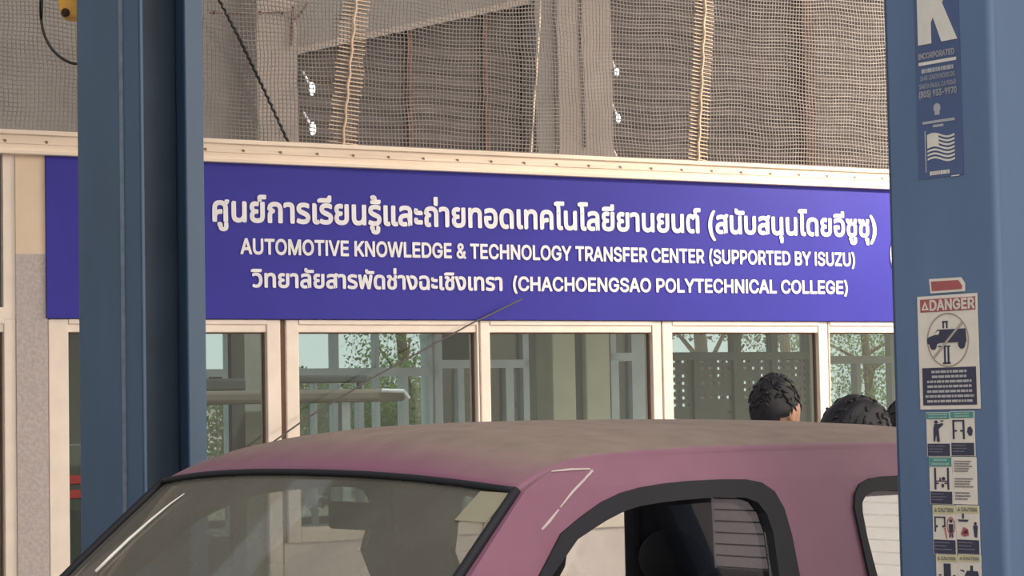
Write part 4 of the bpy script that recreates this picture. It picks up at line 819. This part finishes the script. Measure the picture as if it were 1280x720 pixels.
mb = MB(); mb.tube([(.12 + .07 * math.sin(a * .2618), 1.0 + .18 * math.cos(a * .2618), .98 + .165 * math.sin(a * .2618)) for a in range(25)], .013, 8); mb.tube([(-.02, 1.0, .92), (.12, 1.0, .98)], .02, 8)
mb.build('steering_wheel', IN, car, smooth=True)
B((.06, WID / 2 - .11, 1.40), (.08, WID / 2 + .11, 1.46)).build('rear_view_mirror', IN, car, bevel=.008)
# lamps, grille, bumper, door mirrors, handles, wheels: the low parts of the truck
CHR = mat('chrome_trim', (.6, .6, .6), .2, 1.)
B((-2.11, .22, .62), (-2.0, WID - .22, .80)).build('grille', DARK, car, bevel=.01)
for y in (-.08, WID - .14): B((-2.05, y, .62), (-1.92, y + .24, .80)).build('headlamp', mat('headlamp_lens', (.75, .76, .78), .15), car, bevel=.03)
B((-2.16, -.12, .36), (-1.98, WID + .12, .56)).build('front_bumper', PINK, car, bevel=.04)
B((2.9, -.12, .42), (3.05, WID + .12, .56)).build('rear_bumper', CHR, car, bevel=.03)
for s_ in (-1, 1):
    f = mapn(s_); y = f(0, 1.1, -.02)[1]; sg_ = s_
    B((-.42, y, 1.02), (-.28, y + sg_ * .20, 1.17)).build('door_mirror', PINK, car, bevel=.03)
    for hx_ in (.60, 1.42): B((hx_, f(0, .9, 0)[1] + sg_ * .025, .90), (hx_ + .15, f(0, .9, 0)[1], .935)).build('door_handle', CHR, car, bevel=.008)
TYRE = mat('tyre_rubber', (.02, .02, .02), .8)
for x in (FWX, RWX):
    for y, sg_ in ((.06, -1), (WID - .06, 1)):
        mb = MB(); prof = [(.20, -.10), (.30, -.11), (.345, -.085), (.35, 0), (.345, .085), (.30, .11), (.20, .10)]
        mb.grid([[(x + r_ * math.cos(2 * math.pi * k / 32), y + w_, .35 + r_ * math.sin(2 * math.pi * k / 32)) for k in range(32)] for r_, w_ in prof], True)
        wh = mb.build('wheel', TYRE, car, smooth=True)
        mb = MB(); mb.tube([(x, y + sg_ * .07, .35), (x, y + sg_ * .085, .35)], .20, 28); mb.tube([(x, y + sg_ * .085, .35), (x, y + sg_ * .10, .35)], .05, 12)
        for k in range(6):
            a = k * math.pi / 3; mb.tube([(x + .05 * math.cos(a), y + sg_ * .092, .35 + .05 * math.sin(a)), (x + .19 * math.cos(a), y + sg_ * .088, .35 + .19 * math.sin(a))], .02, 6)
        mb.build('rim', STEEL, wh)
#@@LIFT
# ------------------------------------------------------------------ lift columns
def column(fr, x0, x1, yl, yo, h, label, NAVY=NAVY, name='lift_column'):
    """channel column: front face at x0 from the lip (yl, towards the car) to the outer back (yo); x1 the rear face"""
    sgn = 1 if yo > yl else -1; t_ = .010
    t = thing(name, label, 'lift column', fr, ((x0 + x1) / 2, (yl + yo) / 2, 0), 'two post lift columns')
    mb = MB(); y3 = yl + sgn * .10
    mb.box((x0, yl, .02), (x0 + t_, yo - sgn * .014, h)); mb.box((x1 - t_, yl, .02), (x1, yo - sgn * .014, h)); mb.box((x0 + .014, yo, .02), (x1 - .014, yo - sgn * t_, h))
    # rounded outer bends
    for xc, a0 in ((x0 + .014, 1), (x1 - .014, -1)):
        rows = []
        for k in range(7):
            a = k / 6 * math.pi / 2; cx = xc - a0 * .014 * math.cos(a); cy = yo - sgn * .014 + sgn * .014 * math.sin(a)
            cx2 = xc - a0 * .004 * math.cos(a); cy2 = yo - sgn * .014 + sgn * .004 * math.sin(a)
            rows.append([(cx, cy, .02), (cx, cy, h), (cx2, cy2, h), (cx2, cy2, .02)])
        mb.grid(rows, True)
    mb.build('column_shell', NAVY, t, smooth=True, auto=40)
    # lips folded along the opening
    for nm, a, b in (('lip', x0, x0 + .012), ('lip', x1 - .07, x1)):
        B((a, yl - sgn * .003, .02), (b, yl + sgn * .008, h)).build(nm, NAVY, t, bevel=.003)
    B((x0 - .12, yl - sgn * .05, 0), (x1 + .12, yo + sgn * .1, .02)).build('base_plate', NAVY, t, bevel=.003)
    # carriage running inside the channel, with its slide blocks
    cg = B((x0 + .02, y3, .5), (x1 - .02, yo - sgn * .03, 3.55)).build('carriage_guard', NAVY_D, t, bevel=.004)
    return t
near = column(CAR, .54, .86, -.462, -.72, 3.7, 'blue grey lift column at the right, its front covered in stickers', NAVY_LIT)
# far column: own slight turn
c178 = onto(WORLD, 1, 6.6, 178, 420)
FAR = frame((c178.x, 6.6, 0), 49)
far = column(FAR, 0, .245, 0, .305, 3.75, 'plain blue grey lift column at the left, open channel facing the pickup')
far_strip = B((-.004, .078, .02), (.0, .092, 3.74)).build('weld_line', NAVY_E, far)
# yellow block and its looped cable beside the far column
q = lambda px, py, y=6.95: onto(WORLD, 1, y, px, py)
a, b, c, d_ = q(66, -30), q(106, -30), q(76, 21), q(106, 23)
yb_ = thing('pendant_box', 'yellow tapered box hanging at the top of the left lift column', 'box', WORLD, (a + b) / 2)
mb = MB(); T = Vector((0, .09, 0)); mb.add([a, b, d_, c, a + T, b + T, d_ + T, c + T], [(0, 1, 2, 3), (7, 6, 5, 4), (0, 4, 5, 1), (1, 5, 6, 2), (2, 6, 7, 3), (3, 7, 4, 0)])
mb.build('housing', YELL, yb_, bevel=.008)
tp = (a + b) / 2 + Vector((0, .045, 0)); MB().tube([tp - Vector((0, 0, .01)), Vector((tp.x, tp.y, 4.62))], .008, 8).build('hanging_rod', DARK, yb_)
MB().ball(q(82, 16) + Vector((0, -.004, 0)), .014, 10, 8).build('screw', RUST, yb_)
pts = curve([tuple(q(56, -60) + Vector((.03, 0, 4.62 - q(56, -60).z)))] + [tuple(q(*p)) for p in ((53, -30), (51, 0), (51, 20), (55, 42), (64, 60), (76, 72), (90, 79), (104, 80))], 6)
tag(MB().tube(pts, .0045, 8).build('cable', CABLE, None, WORLD, pts[0], smooth=True), 'thin black looped cable beside the left lift column', 'cable')
#@@STICK
# ------------------------------------------------------------------ stickers on the near column's front face
XF = .54
def sp(px, py): p = onto(CAR, 0, XF, px, py); return p.y, p.z
def S2(e): return lambda u, v, t=0: (XF - e - t, u, v)
INK = mat('navy_print', (.040, .045, .085), .6); PAPER = mat('aged_white_vinyl', (.68, .66, .60), .6, var=.06, scale=20); TEAL = mat('teal_print', (.07, .28, .26), .6)
REDP = mat('faded_red_print', (.36, .10, .11), .6, var=.1, scale=40); CREAMY = mat('pale_yellow_print', (.55, .53, .33), .6); GREYP = mat('grey_print', (.20, .20, .22), .6)
DECAL = mat('deep_blue_decal', (.062, .100, .22), .45); SILV = mat('silver_print', (.62, .62, .58), .5, var=.08, scale=30); FADE = mat('faded_silver_print', (.36, .39, .43), .6)
def poly(mb, px, e, th=.0006):
    return mb.sheet([[sp(*p) for p in px]], S2(e), th)
def quad(px0, py0, px1, py1, sl=-.02):      # rectangle on the face given by its left and right edges; lines converge to the right naturally
    u0, va = sp(px0, py0); u1, _ = sp(px1, py0); _, vb = sp(px0, py1); return u0, u1, va, vb
def rect(mb, u0, u1, va, vb, e, th=.0003):
    return mb.sheet([[(u0, va), (u1, va), (u1, vb), (u0, vb)]], S2(e), th)
def greek(mb, u0, u1, va, vb, n, e, seed, fill=.55, centre=True):
    """small print too fine to read: rows of broken strokes"""
    rn = random.Random(seed); h = (va - vb) / n; W_ = u1 - u0
    for i in range(n):
        ln = rn.uniform(.62, .98); a = u0 + W_ * ((1 - ln) / 2 if centre else 0); end = a + W_ * ln; z = va - h * (i + .5); s_ = W_ / 30
        while (end - a) * (1 if W_ > 0 else -1) > 0:
            w_ = s_ * rn.choice((1.2, 2, 2.6, 3.4)); b = a + w_
            if (b - end) * (1 if W_ > 0 else -1) > 0: b = end
            rect(mb, a, b, z + h * fill / 2, z - h * fill / 2, e); a = b + s_ * .5
def writing(mb, body, u0, u1, base, h, e, bold=.0):
    f = S2(e); vs, fs = text_geo(body, bold); xs = [v.x for v in vs]; xm = min(xs); k = (u1 - u0) / (max(xs) - xm)
    mb.add([f(u0 + (v.x - xm) * k, base + v.y * h / CAPH, v.z) for v in vs], [fc[::-1] for fc in fs]); return mb
def sticker(name, label, loc, group=None): return thing(name, label, 'sticker', CAR, (XF, loc[0], loc[1]), group)
# blue company decal: big letter, address lines, flag
u0, v0 = sp(1144, 50); u1, _ = sp(1200, 50); vt = sp(1144, -60)[1]; vb = sp(1172, 222)[1]
dc = sticker('company_decal', 'dark blue decal with big silver K, address and flag high on right column', (u0, vb))
MB().sheet([[(u0, vt), (u1, vt), (u1, vb), (u0, vb)]], S2(.0012), -.0008).build('decal_film', DECAL, dc)
E_ = .0016
# letter K, drawn at its own outline
kt = sp(1146, -22)[1]; kb = sp(1150, 57)[1]; kl, kr = sp(1148, 40)[0], sp(1197, 40)[0]
def kq(x, y): return (kl + (kr - kl) * x, kb + (kt - kb) * y)
MB().sheet([[kq(0, 0), kq(.34, 0), kq(.34, .32), kq(.40, .40), kq(.60, 0), kq(1, 0), kq(.64, .60), kq(.98, 1), kq(.60, 1), kq(.34, .66), kq(.34, 1), kq(0, 1)]], S2(E_), .0006).build('big_letter', SILV, dc)
def dl(body, x0, x1, yb_, h, m_, bold=.01):
    a, z = sp(x0, yb_); b, _ = sp(x1, yb_ - 4); mb = MB(); writing(mb, body, a, b, z, h, E_, bold); mb.build('print_line', m_, dc)
dl('INCORPORATED', 1149, 1194, 75, .0105, FADE, .03)
mb = MB(); a, z = sp(1149, 81); b, _ = sp(1196, 77); rect(mb, a, b, z + .003, z - .003, E_); mb.build('rule', SILV, dc)
mb = MB(); a, z = sp(1149, 87); b, _ = sp(1196, 84); greek(mb, a, b, z, z - .010, 1, E_, 5, .8); mb.build('print_line', FADE, dc)
dl('1645 LEMONWOOD DR.', 1151, 1195, 101.5, .0085, FADE, .015)
dl('SANTA PAULA, CA 93060', 1150, 1196, 112, .0085, FADE, .015)
dl('(805) 933-9970', 1150, 1197, 123, .0115, FADE, .03)
u, v = sp(1172, 135); mb = MB()
mb.sheet([[(u - .0085 * math.sin(t * .3927), v + .009 * math.cos(t * .3927)) for t in range(16)]], S2(E_), .0006); rect(mb, u + .006, u - .006, v - .006, v - .013, E_); mb.build('emblem', FADE, dc)
mb = MB(); a, z = sp(1154, 154); b, _ = sp(1194, 150); rect(mb, a, b, z + .002, z - .003, E_); a, z = sp(1167, 158); b, _ = sp(1180, 158); rect(mb, a, b, z + .0025, z - .002, E_); mb.build('print_line', FADE, dc)
# flag: canton and waving stripes on a pole
fl, fr_ = sp(1160, 180)[0], sp(1194, 180)[0]; ft, fb = sp(1160, 169)[1], sp(1160, 201)[1]; H_ = ft - fb
mb = MB()
def wv(f): return .0035 * math.sin(f * 6.2) - .003 * f
for i in range(7):
    za_, zb_ = ft - H_ * (2 * i) / 13, ft - H_ * (2 * i + 1) / 13; s0 = .40 if i < 4 else 0
    pts = [(s0 + (1 - s0) * k / 10) for k in range(11)]
    mb.sheet([[(fl + (fr_ - fl) * f, za_ + wv(f)) for f in pts] + [(fl + (fr_ - fl) * f, zb_ + wv(f)) for f in pts[::-1]]], S2(E_), .0006)
pts = [.42 * k / 6 for k in range(7)]
mb.sheet([[(fl + (fr_ - fl) * f, ft + wv(f)) for f in pts] + [(fl + (fr_ - fl) * f, ft - H_ * 7 / 13 + wv(f)) for f in pts[::-1]]], S2(E_ + .0001), .0006)
mb.build('flag', SILV, dc)
mb = MB(); a, z = sp(1157, 164); rect(mb, a + .0012, a - .0012, z, sp(1157, 216)[1], E_); mb.build('flag_pole', FADE, dc)
mb = MB(); a, z = sp(1160, 217.5); b, _ = sp(1191, 216); greek(mb, a, b, z + .004, z - .004, 1, E_, 9, .9); a, z = sp(1190, 220); b, _ = sp(1200, 220); rect(mb, a, b, z + .001, z - .001, E_); mb.build('print_line', SILV, dc)
# torn red sticker
rs = sticker('red_sticker', 'small faded red sticker with a torn corner above the danger sticker', sp(1163, 366))
poly(MB(), [(1162, 349), (1202, 346.5), (1207, 354), (1207, 364), (1164, 367)], .0022, -.001).build('backing', PAPER, rs)
poly(MB(), [(1165, 352), (1199, 350), (1204, 357), (1203.5, 361), (1166, 364)], .0026, .0004).build('red_field', REDP, rs)
# danger sticker
ds = sticker('danger_sticker', 'white danger sticker with red heading and crossed out van on a lift', sp(1150, 513))
du0, du1 = sp(1149.5, 440)[0], sp(1224.5, 440)[0]
dz = lambda py: sp(1150, py)[1]
rect(MB(), du0, du1, dz(371), dz(512), .0024, -.0012).build('backing', PAPER, ds)
DW = du1 - du0
X = lambda f: du0 + DW * f
rect(MB(), X(.05), X(.97), dz(375), dz(391), .0028).build('red_heading', REDP, ds)
mb = MB(); writing(mb, 'DANGER', X(.215), X(.965), dz(389), .0185, .0034, .03)
mb.sheet([[(X(.075), dz(388.5)), (X(.195), dz(388.5)), (X(.135), dz(377.5))], [(X(.11), dz(386.7)), (X(.16), dz(386.7)), (X(.135), dz(381))]], S2(.0034), .0004)
mb.build('heading_print', PAPER, ds)
cu_, cz = X(.50), dz(426.5); rz_ = dz(392) - dz(426.5); ru = abs(DW) * .36
mb = MB(); el = lambda k_: [(cu_ + ru * k_ * math.cos(a * .1745), cz + rz_ * k_ * math.sin(a * .1745)) for a in range(36)]
mb.sheet([el(.97), el(.925)], S2(.0030), .0004)
mb.build('prohibition_ring', mat('faded_brown_print', (.34, .28, .22), .7), ds)
V = lambda f: cz + rz_ * f
van = [(.16, -.12), (.15, .06), (.20, .14), (.27, .18), (.33, .38), (.80, .38), (.81, -.10), (.73, -.16), (.66, -.10), (.36, -.10), (.28, -.18), (.20, -.14)]
mb = MB().sheet([[(X(a), V(b)) for a, b in van]], S2(.0031), .0004)
wn = MB().sheet([[(X(.275), V(.20)), (X(.35), V(.20)), (X(.37), V(.33)), (X(.335), V(.33))]], S2(.0035), .0004); wn.build('van_window', PAPER, ds)
for a in (.255, .73):
    mb.sheet([[(X(a) + .009 * math.cos(t * .5236), V(-.15) + .010 * math.sin(t * .5236)) for t in range(12)]], S2(.0030), .0004)
for a in (.42, .48): rect(mb, X(a), X(a + .025), V(.68), V(.42), .0031)
rect(mb, X(.415), X(.51), V(.68), V(.62), .0031); rect(mb, X(.34), X(.54), V(-.20), V(-.25), .0031)
for a in (.43, .49): rect(mb, X(a), X(a + .03), V(-.25), V(-.86), .0031)
rect(mb, X(.41), X(.54), V(-.80), V(-.86), .0031); mb.build('van_pictogram', INK, ds)
mb = MB(); mb.sheet([[(X(.23), V(-.63)), (X(.255), V(-.68)), (X(.77), V(.60)), (X(.745), V(.65))]], S2(.0034), .0004); mb.build('prohibition_bar', mat('faded_tan_print', (.40, .36, .32), .7), ds)
rect(MB(), X(.055), X(.95), dz(460.5), dz(507), .0028).build('text_panel', INK, ds)
mb = MB(); greek(mb, X(.09), X(.92), dz(462.5), dz(505), 7, .0034, 3, .5); mb.build('small_print', mat('grey_white_print', (.42, .42, .44), .6), ds)
# the strips of instruction stickers
def mini(label, px0, px1, pys, head, fig, name='instruction_sticker', group='instruction stickers on the right lift column', headtext=None, seed=1):
    """pys: top, below header, below picture, bottom"""
    y0_, y1_, y2_, y3_ = pys; a, b = sp(px0, 600)[0], sp(px1, 600)[0]; zz = [sp(px0, p)[1] for p in pys]; w_ = b - a
    t = sticker(name, label, (a, zz[3]), group)
    rect(MB(), a, b, zz[0], zz[3], .0020, -.0010).build('backing', PAPER, t)
    if head:
        rect(MB(), a + w_ * .02, b - w_ * .02, zz[0] - .001, zz[1], .0024).build('heading_band', head, t)
        mb = MB()
        if headtext:
            writing(mb, headtext, a + w_ * .26, b - w_ * .08, zz[1] + (zz[0] - zz[1]) * .24, (zz[0] - zz[1]) * .45, .0030, .02)
            h_ = zz[0] - zz[1]; mb.sheet([[(a + w_ * .08, zz[1] + h_ * .24), (a + w_ * .22, zz[1] + h_ * .24), (a + w_ * .15, zz[1] + h_ * .72)]], S2(.0030), .0003)
            mb.build('heading_print', GREYP, t)
        else:
            greek(mb, a + w_ * .08, b - w_ * .08, zz[0] - .002, zz[1] + .001, 2, .0030, seed, .55); mb.build('heading_print', mat('pale_teal_print', (.30, .45, .42), .6), t)
    Xf = lambda f: a + w_ * f
    Zf = lambda f: zz[2] + (zz[1] - zz[2]) * f
    if fig == 'text':
        mb = MB(); greek(mb, Xf(.08), Xf(.92), Zf(.98), Zf(.70), 5, .0026, seed, .5, False); greek(mb, Xf(.08), Xf(.92), Zf(.58), Zf(.34), 4, .0026, seed + 1, .5, False); greek(mb, Xf(.08), Xf(.92), Zf(.26), Zf(.05), 3, .0026, seed + 2, .5, False)
        mb.build('small_print', GREYP, t)
    else:
        mb = MB(); pk = MB()
        def R_(x0, x1, y0, y1, m_=None): rect(m_ or mb, Xf(x0), Xf(x1), Zf(y1), Zf(y0), .0027)
        def C_(x, y, rx, ry, m_=None): (m_ or mb).sheet([[(Xf(x + rx * math.cos(k * .5236)), Zf(y + ry * math.sin(k * .5236))) for k in range(12)]], S2(.0027), .0004)
        def G_(pts, m_=None): (m_ or mb).sheet([[(Xf(x), Zf(y)) for x, y in pts]], S2(.0027), .0004)
        if fig == 'man':
            C_(.42, .88, .08, .07); G_([(.34, .80), (.50, .80), (.70, .84), (.72, .77), (.52, .60), (.56, .08), (.44, .08), (.42, .40), (.36, .08), (.30, .10), (.30, .60)])
            G_([(.60, .92), (.72, .96), (.74, .92), (.62, .88)])
        elif fig == 'gate':
            for x in (.10, .52): R_(x, x + .08, .15, .92)
            R_(.10, .60, .86, .92); R_(.18, .28, .45, .52); R_(.42, .52, .45, .52); G_([(.74, .62), (.86, .66), (.94, .50), (.90, .30), (.78, .28), (.70, .44)])
        elif fig == 'posts':
            for x in (.22, .78): R_(x, x + .08, .08, .95)
            R_(.30, .78, .40, .44); R_(.44, .50, .40, .55); C_(.62, .52, .08, .07); C_(.58, .24, .06, .08); R_(.30, .40, .30, .36); R_(.66, .78, .30, .36)
        elif fig == 'guard':
            for x in (.08, .50): R_(x, x + .06, .30 if x < .3 else .50, .90)
            R_(.08, .56, .85, .90); R_(.14, .22, .48, .56); R_(.42, .50, .48, .56)
            C_(.80, .74, .07, .07); G_([(.70, .62), (.90, .62), (.88, .10), (.82, .10), (.80, .34), (.78, .10), (.72, .10)])
            (pk).sheet([[(Xf(.80 + .18 * math.cos(k * .3491)), Zf(.56 + .34 * math.sin(k * .3491))) for k in range(18)], [(Xf(.80 + .15 * math.cos(k * .3491)), Zf(.56 + .29 * math.sin(k * .3491))) for k in range(18)]], S2(.0028), .0004)
            G_([(.50, .45), (.58, .05), (.62, .06), (.56, .46)], pk)
        elif fig == 'press':
            R_(.28, .36, .80, .98); G_([(.08, .76), (.56, .76), (.50, .68), (.14, .68)]); C_(.84, .62, .06, .06); G_([(.74, .55), (.94, .55), (.90, .10), (.79, .10)])
            G_([(.20, .20), (.32, .48), (.52, .40), (.56, .18), (.36, .12)], pk); G_([(.30, .24), (.44, .40), (.52, .32), (.46, .22)])
        elif fig == 'slab':
            R_(.36, .68, .02, .92); R_(.12, .24, .40, .46); R_(.78, .90, .40, .46)
        elif fig == 'stand':
            R_(.54, .66, .60, .84); G_([(.28, .40), (.92, .40), (.86, .62), (.40, .62)]); R_(.30, .90, .30, .36); G_([(.10, .66), (.28, .62), (.28, .56), (.12, .60)])
        mb.build('pictogram', INK, t)
        if pk.v: pk.build('pictogram', REDP, t)
        rect(MB(), a + w_ * .03, b - w_ * .03, zz[2], zz[3] + .001, .0024).build('text_panel', INK, t)
        mb = MB(); greek(mb, Xf(.08), Xf(.85), zz[2] - .002, zz[3] + .006, 3, .0030, seed + 4, .35, False); mb.build('small_print', mat('dim_print', (.16, .16, .20), .6), t)
    return t
mini('teal headed sticker with a standing man, topmost left of the strip', 1161, 1190.6, (515.5, 524, 554.5, 570.5), TEAL, 'man', seed=2)
mini('teal headed sticker with a lift frame, topmost right of the strip', 1190.8, 1221, (514, 522.5, 553.5, 570), TEAL, 'gate', seed=3)
mini('teal headed sticker with two posts, below the standing man sticker', 1163, 1191.6, (571, 583, 614, 630), TEAL, 'posts', seed=4)
mini('white sticker of small print, below the lift frame sticker', 1192, 1222, (571, 574, 628, 630), None, 'text', seed=5)
mini('yellow headed caution sticker with a person circled in red', 1165.5, 1194, (631, 642, 674, 692), CREAMY, 'guard', headtext='CAUTION', seed=6)
mini('yellow headed caution sticker with a press over a red shape', 1194.4, 1223.5, (631, 641, 674, 692), CREAMY, 'press', headtext='CAUTION', seed=7)
mini('yellow headed caution sticker with one dark slab, lowest left', 1168, 1195, (692.5, 701, 731, 748), CREAMY, 'slab', headtext='CAUTION', seed=8)
mini('yellow headed caution sticker with a jack stand, lowest right', 1195.4, 1224, (692.5, 701, 731, 748), CREAMY, 'stand', headtext='CAUTION', seed=9)
#@@PEOPLE
# ------------------------------------------------------------------ people behind the pickup
def skin_geo(joints, edges, sub=1):
    me = bpy.data.meshes.new('figure'); me.from_pydata([j[:3] for j in joints], edges, [])
    ob = bpy.data.objects.new('figure', me); COL.objects.link(ob); md = ob.modifiers.new('s', 'SKIN'); md.use_smooth_shade = True
    for v, j in zip(me.skin_vertices[0].data, joints): r_ = j[3]; v.radius = r_ if isinstance(r_, tuple) else (r_, r_)
    me.skin_vertices[0].data[0].use_root = True
    sb = ob.modifiers.new('b', 'SUBSURF'); sb.levels = sub; sb.render_levels = sub
    ev = ob.evaluated_get(bpy.context.evaluated_depsgraph_get()); m2 = ev.to_mesh()
    vs = [v.co.copy() for v in m2.vertices]; fs = [tuple(p.vertices) for p in m2.polygons]; ev.to_mesh_clear()
    bpy.data.objects.remove(ob); bpy.data.meshes.remove(me); return vs, fs
def person(px, top_py, Y, yaw, label, shirt, hs=(1, 1, 1), hair_long=False, seed=1):
    """yaw: heading of the face in degrees, 0 looking to +x"""
    p = onto(WORLD, 1, Y, px, top_py); Ht = p.z; k = (Ht - .03) / 1.70
    fr = Matrix.Translation(Vector((p.x, Y, 0))) @ Matrix.Rotation(math.radians(yaw), 4, 'Z')
    t = thing('person', label, 'person', fr, (0, 0, 0))
    # local: x forward, y left, z up
    J = [(0, 0, .92, .125), (0, 0, 1.08, .115), (.01, 0, 1.26, (.13, .11)), (0, 0, 1.40, (.10, .09)), (.005, 0, 1.47, .052), (.015, 0, 1.54, .052)]
    Ed = [(0, 1), (1, 2), (2, 3), (3, 4), (4, 5)]
    arms = []; legs = []
    for s_ in (1, -1):
        b = len(J); J += [(0, s_ * .155, 1.39, .058), (-.02, s_ * .20, 1.27, .046), (-.02, s_ * .225, 1.12, .040), (.04, s_ * .23, .99, .034), (.09, s_ * .225, .87, .025), (.11, s_ * .22, .82, .028)]
        Ed += [(3, b)] + [(b + i, b + i + 1) for i in range(5)]
        # fingers and thumb
        h0 = b + 5
        for f in range(4):
            c = len(J); y = s_ * (.22 - .012 * 0) ; xx = .085 + .018 * f
            J += [(xx + .01, y, .775, .0085), (xx + .018, y - s_ * .012, .742 - .004 * (1 if f in (1, 2) else 0), .0078), (xx + .014, y - s_ * .024, .722, .007)]; Ed += [(h0, c), (c, c + 1), (c + 1, c + 2)]
        c = len(J); J += [(.145, s_ * .205, .80, .010), (.155, s_ * .195, .775, .009)]; Ed += [(h0, c), (c, c + 1)]
        b = len(J); J += [(0, s_ * .09, .86, .095), (.01, s_ * .10, .66, .075), (.015, s_ * .10, .48, .056), (-.01, s_ * .10, .30, .052), (-.02, s_ * .10, .09, .038), (.03, s_ * .105, .045, .04), (.13, s_ * .11, .03, .032)]
        Ed += [(0, b)] + [(b + i, b + i + 1) for i in range(6)]
    sc = lambda vs: [Vector((v.x * k, v.y * k, v.z * k)) for v in vs]
    vs, fs = skin_geo(J, Ed)
    hc = Vector((.03 * k, 0, Ht - .118 - .012)); hr = (.094 * hs[0], .074 * hs[1], .118 * hs[2])
    mb = MB(); mb.add(sc(vs), fs)
    def face(q, d):
        q = q.copy()
        if d.z < 0: q.x *= 1 + .10 * d.z; q.y *= 1 + .28 * d.z; 
        if d.x > .3 and d.z < -.2: q.x += .010 * (d.x - .3)                       # chin
        if abs(d.y) < .30 and d.x > .6 and -.45 < d.z < .10: q.x += .020 * (1 - abs(d.y) / .30) * (1 - abs(d.z + .22) / .35)   # nose
        if d.x > .6 and .02 < d.z < .26 and .18 < abs(d.y) < .55: q.x -= .007       # eye sockets
        if d.x > .6 and .26 < d.z < .42: q.x += .004                               # brow
        if d.x > .7 and -.62 < d.z < -.50 and abs(d.y) < .35: q.x += .006           # lips
        return q
    mb.ball(hc, hr, 48, 36, face)
    for s_ in (1, -1):
        mb.ball(hc + Vector((-.006, s_ * hr[1] * 1.0, -.012)), (.019, .011, .032), 14, 10)
        mb.ball(hc + Vector((.080, s_ * .031, .016)), (.012, .012, .011), 10, 8)
    bo = mb.build('body', SKIN, t, smooth=True)
    rm = bo.modifiers.new('one_surface', 'REMESH'); rm.mode = 'VOXEL'; rm.voxel_size = .006; rm.use_smooth_shade = True
    me = bpy.data.meshes.new_from_object(bo.evaluated_get(bpy.context.evaluated_depsgraph_get())); bo.modifiers.clear(); bo.data = me
    b2 = bmesh.new(); b2.from_mesh(me); seen = set(); best = []          # keep the one outer skin
    for v0 in b2.verts:
        if v0 in seen: continue
        st_, isl = [v0], []; seen.add(v0)
        while st_:
            v = st_.pop(); isl.append(v)
            for e in v.link_edges:
                w_ = e.other_vert(v)
                if w_ not in seen: seen.add(w_); st_.append(w_)
        if len(isl) > len(best): best = isl
    kp = set(best); bmesh.ops.delete(b2, geom=[v for v in b2.verts if v not in kp], context='VERTS')
    for f_ in b2.faces: f_.smooth = True
    b2.to_mesh(me); b2.free()
    # hair: cap over crown, back and sides, tapering to the neck, with small tufts
    rn = random.Random(seed); mb = MB()
    def cap(q, d):
        g_ = 1.10 + .025 * math.sin(d.x * 9 + d.y * 7 + seed) + .02 * math.sin(d.z * 13 + d.y * 11)
        q = q * g_
        lim = -.62 if not hair_long else -1.2
        if d.x > .55 and d.z < .35: q *= .86
        if abs(d.y) > .42 and d.z < -.22 and d.x > -.45 and not hair_long: q *= .86
        if d.x > .15 and abs(d.y) > .5 and d.z < .02: q *= .87
        if d.z < lim: q *= .82
        if hair_long and d.x < .4 and d.z < 0: q = Vector((q.x * 1.05, q.y * (1.1 + .25 * -d.z), q.z * 1.55))
        return q
    mb.ball(hc + Vector((-.010, 0, .010)), hr, 40, 30, cap)
    for i in range(130):
        a = rn.uniform(0, 6.28); u = rn.uniform(.05, 1); d = Vector((math.sqrt(1 - u * u) * math.cos(a), math.sqrt(1 - u * u) * math.sin(a), u))
        if d.x > .75 and u < .5: continue
        b0 = hc + Vector((-.010, 0, .010)) + Vector((d.x * hr[0], d.y * hr[1], d.z * hr[2])) * 1.07
        dr = (d + Vector((rn.uniform(-.4, .9), rn.uniform(-.6, .6), rn.uniform(-.9, .1)))).normalized()
        dr = (dr - d * dr.dot(d) * .95).normalized(); mb.tube([b0, b0 + dr * .014, b0 + dr * .026 + Vector((0, 0, -.004))], [.007, .0055, .0015], 5)
    mb.build('hair', HAIR, t, smooth=True)
    # shirt and trousers follow the body
    TJ = [(x, y, z, (r_[0] + .014, r_[1] + .014) if isinstance(r_, tuple) else r_ + .014) for x, y, z, r_ in J[:4]] + [(.004, 0, 1.455, .066)]
    TE = [(0, 1), (1, 2), (2, 3), (3, 4)]
    for s_ in (1, -1):
        b = len(TJ); TJ += [(0, s_ * .155, 1.39, .072), (-.02, s_ * .20, 1.27, .062), (-.02, s_ * .222, 1.15, .06)]; TE += [(3, b), (b, b + 1), (b + 1, b + 2)]
    vs2, fs2 = skin_geo(TJ, TE); MB().add(sc(vs2), fs2).build('shirt', shirt, t, smooth=True)
    QJ = [(0, 0, .93, .140)]; QE = []
    for s_ in (1, -1):
        b = len(QJ); QJ += [(0, s_ * .09, .86, .110), (.01, s_ * .10, .66, .090), (.015, s_ * .10, .48, .074), (-.01, s_ * .10, .30, .068), (-.02, s_ * .10, .10, .062)]; QE += [(0, b)] + [(b + i, b + i + 1) for i in range(4)]
    vs3, fs3 = skin_geo(QJ, QE); MB().add(sc(vs3), fs3).build('trousers', TROUS, t, smooth=True)
    for s_ in (1, -1):
        mb = MB(); mb.ball((.05 * k, s_ * .105 * k, .04), (.135, .05, .042), 16, 10, lambda q, d: Vector((q.x, q.y, max(q.z, -.04)))); mb.build('shoe', DARK, t, smooth=True)
    return t
person(963, 470, 8.2, 40, 'person with short black hair, head in side view above the truck roof', SHIRTA, (1.0, 1.05, 1.0), seed=1)
person(1068, 495, 7.5, 75, 'person with wide black hair, only the crown showing above the truck roof', SHIRTB, (1.25, 1.45, .95), seed=2)
person(1140, 497, 7.8, 100, 'person with black hair half hidden by the right lift column', SHIRTC, (1.05, 1.15, 1), seed=3)
for o in list(bpy.data.objects):
    if '_o' in o: del o['_o']
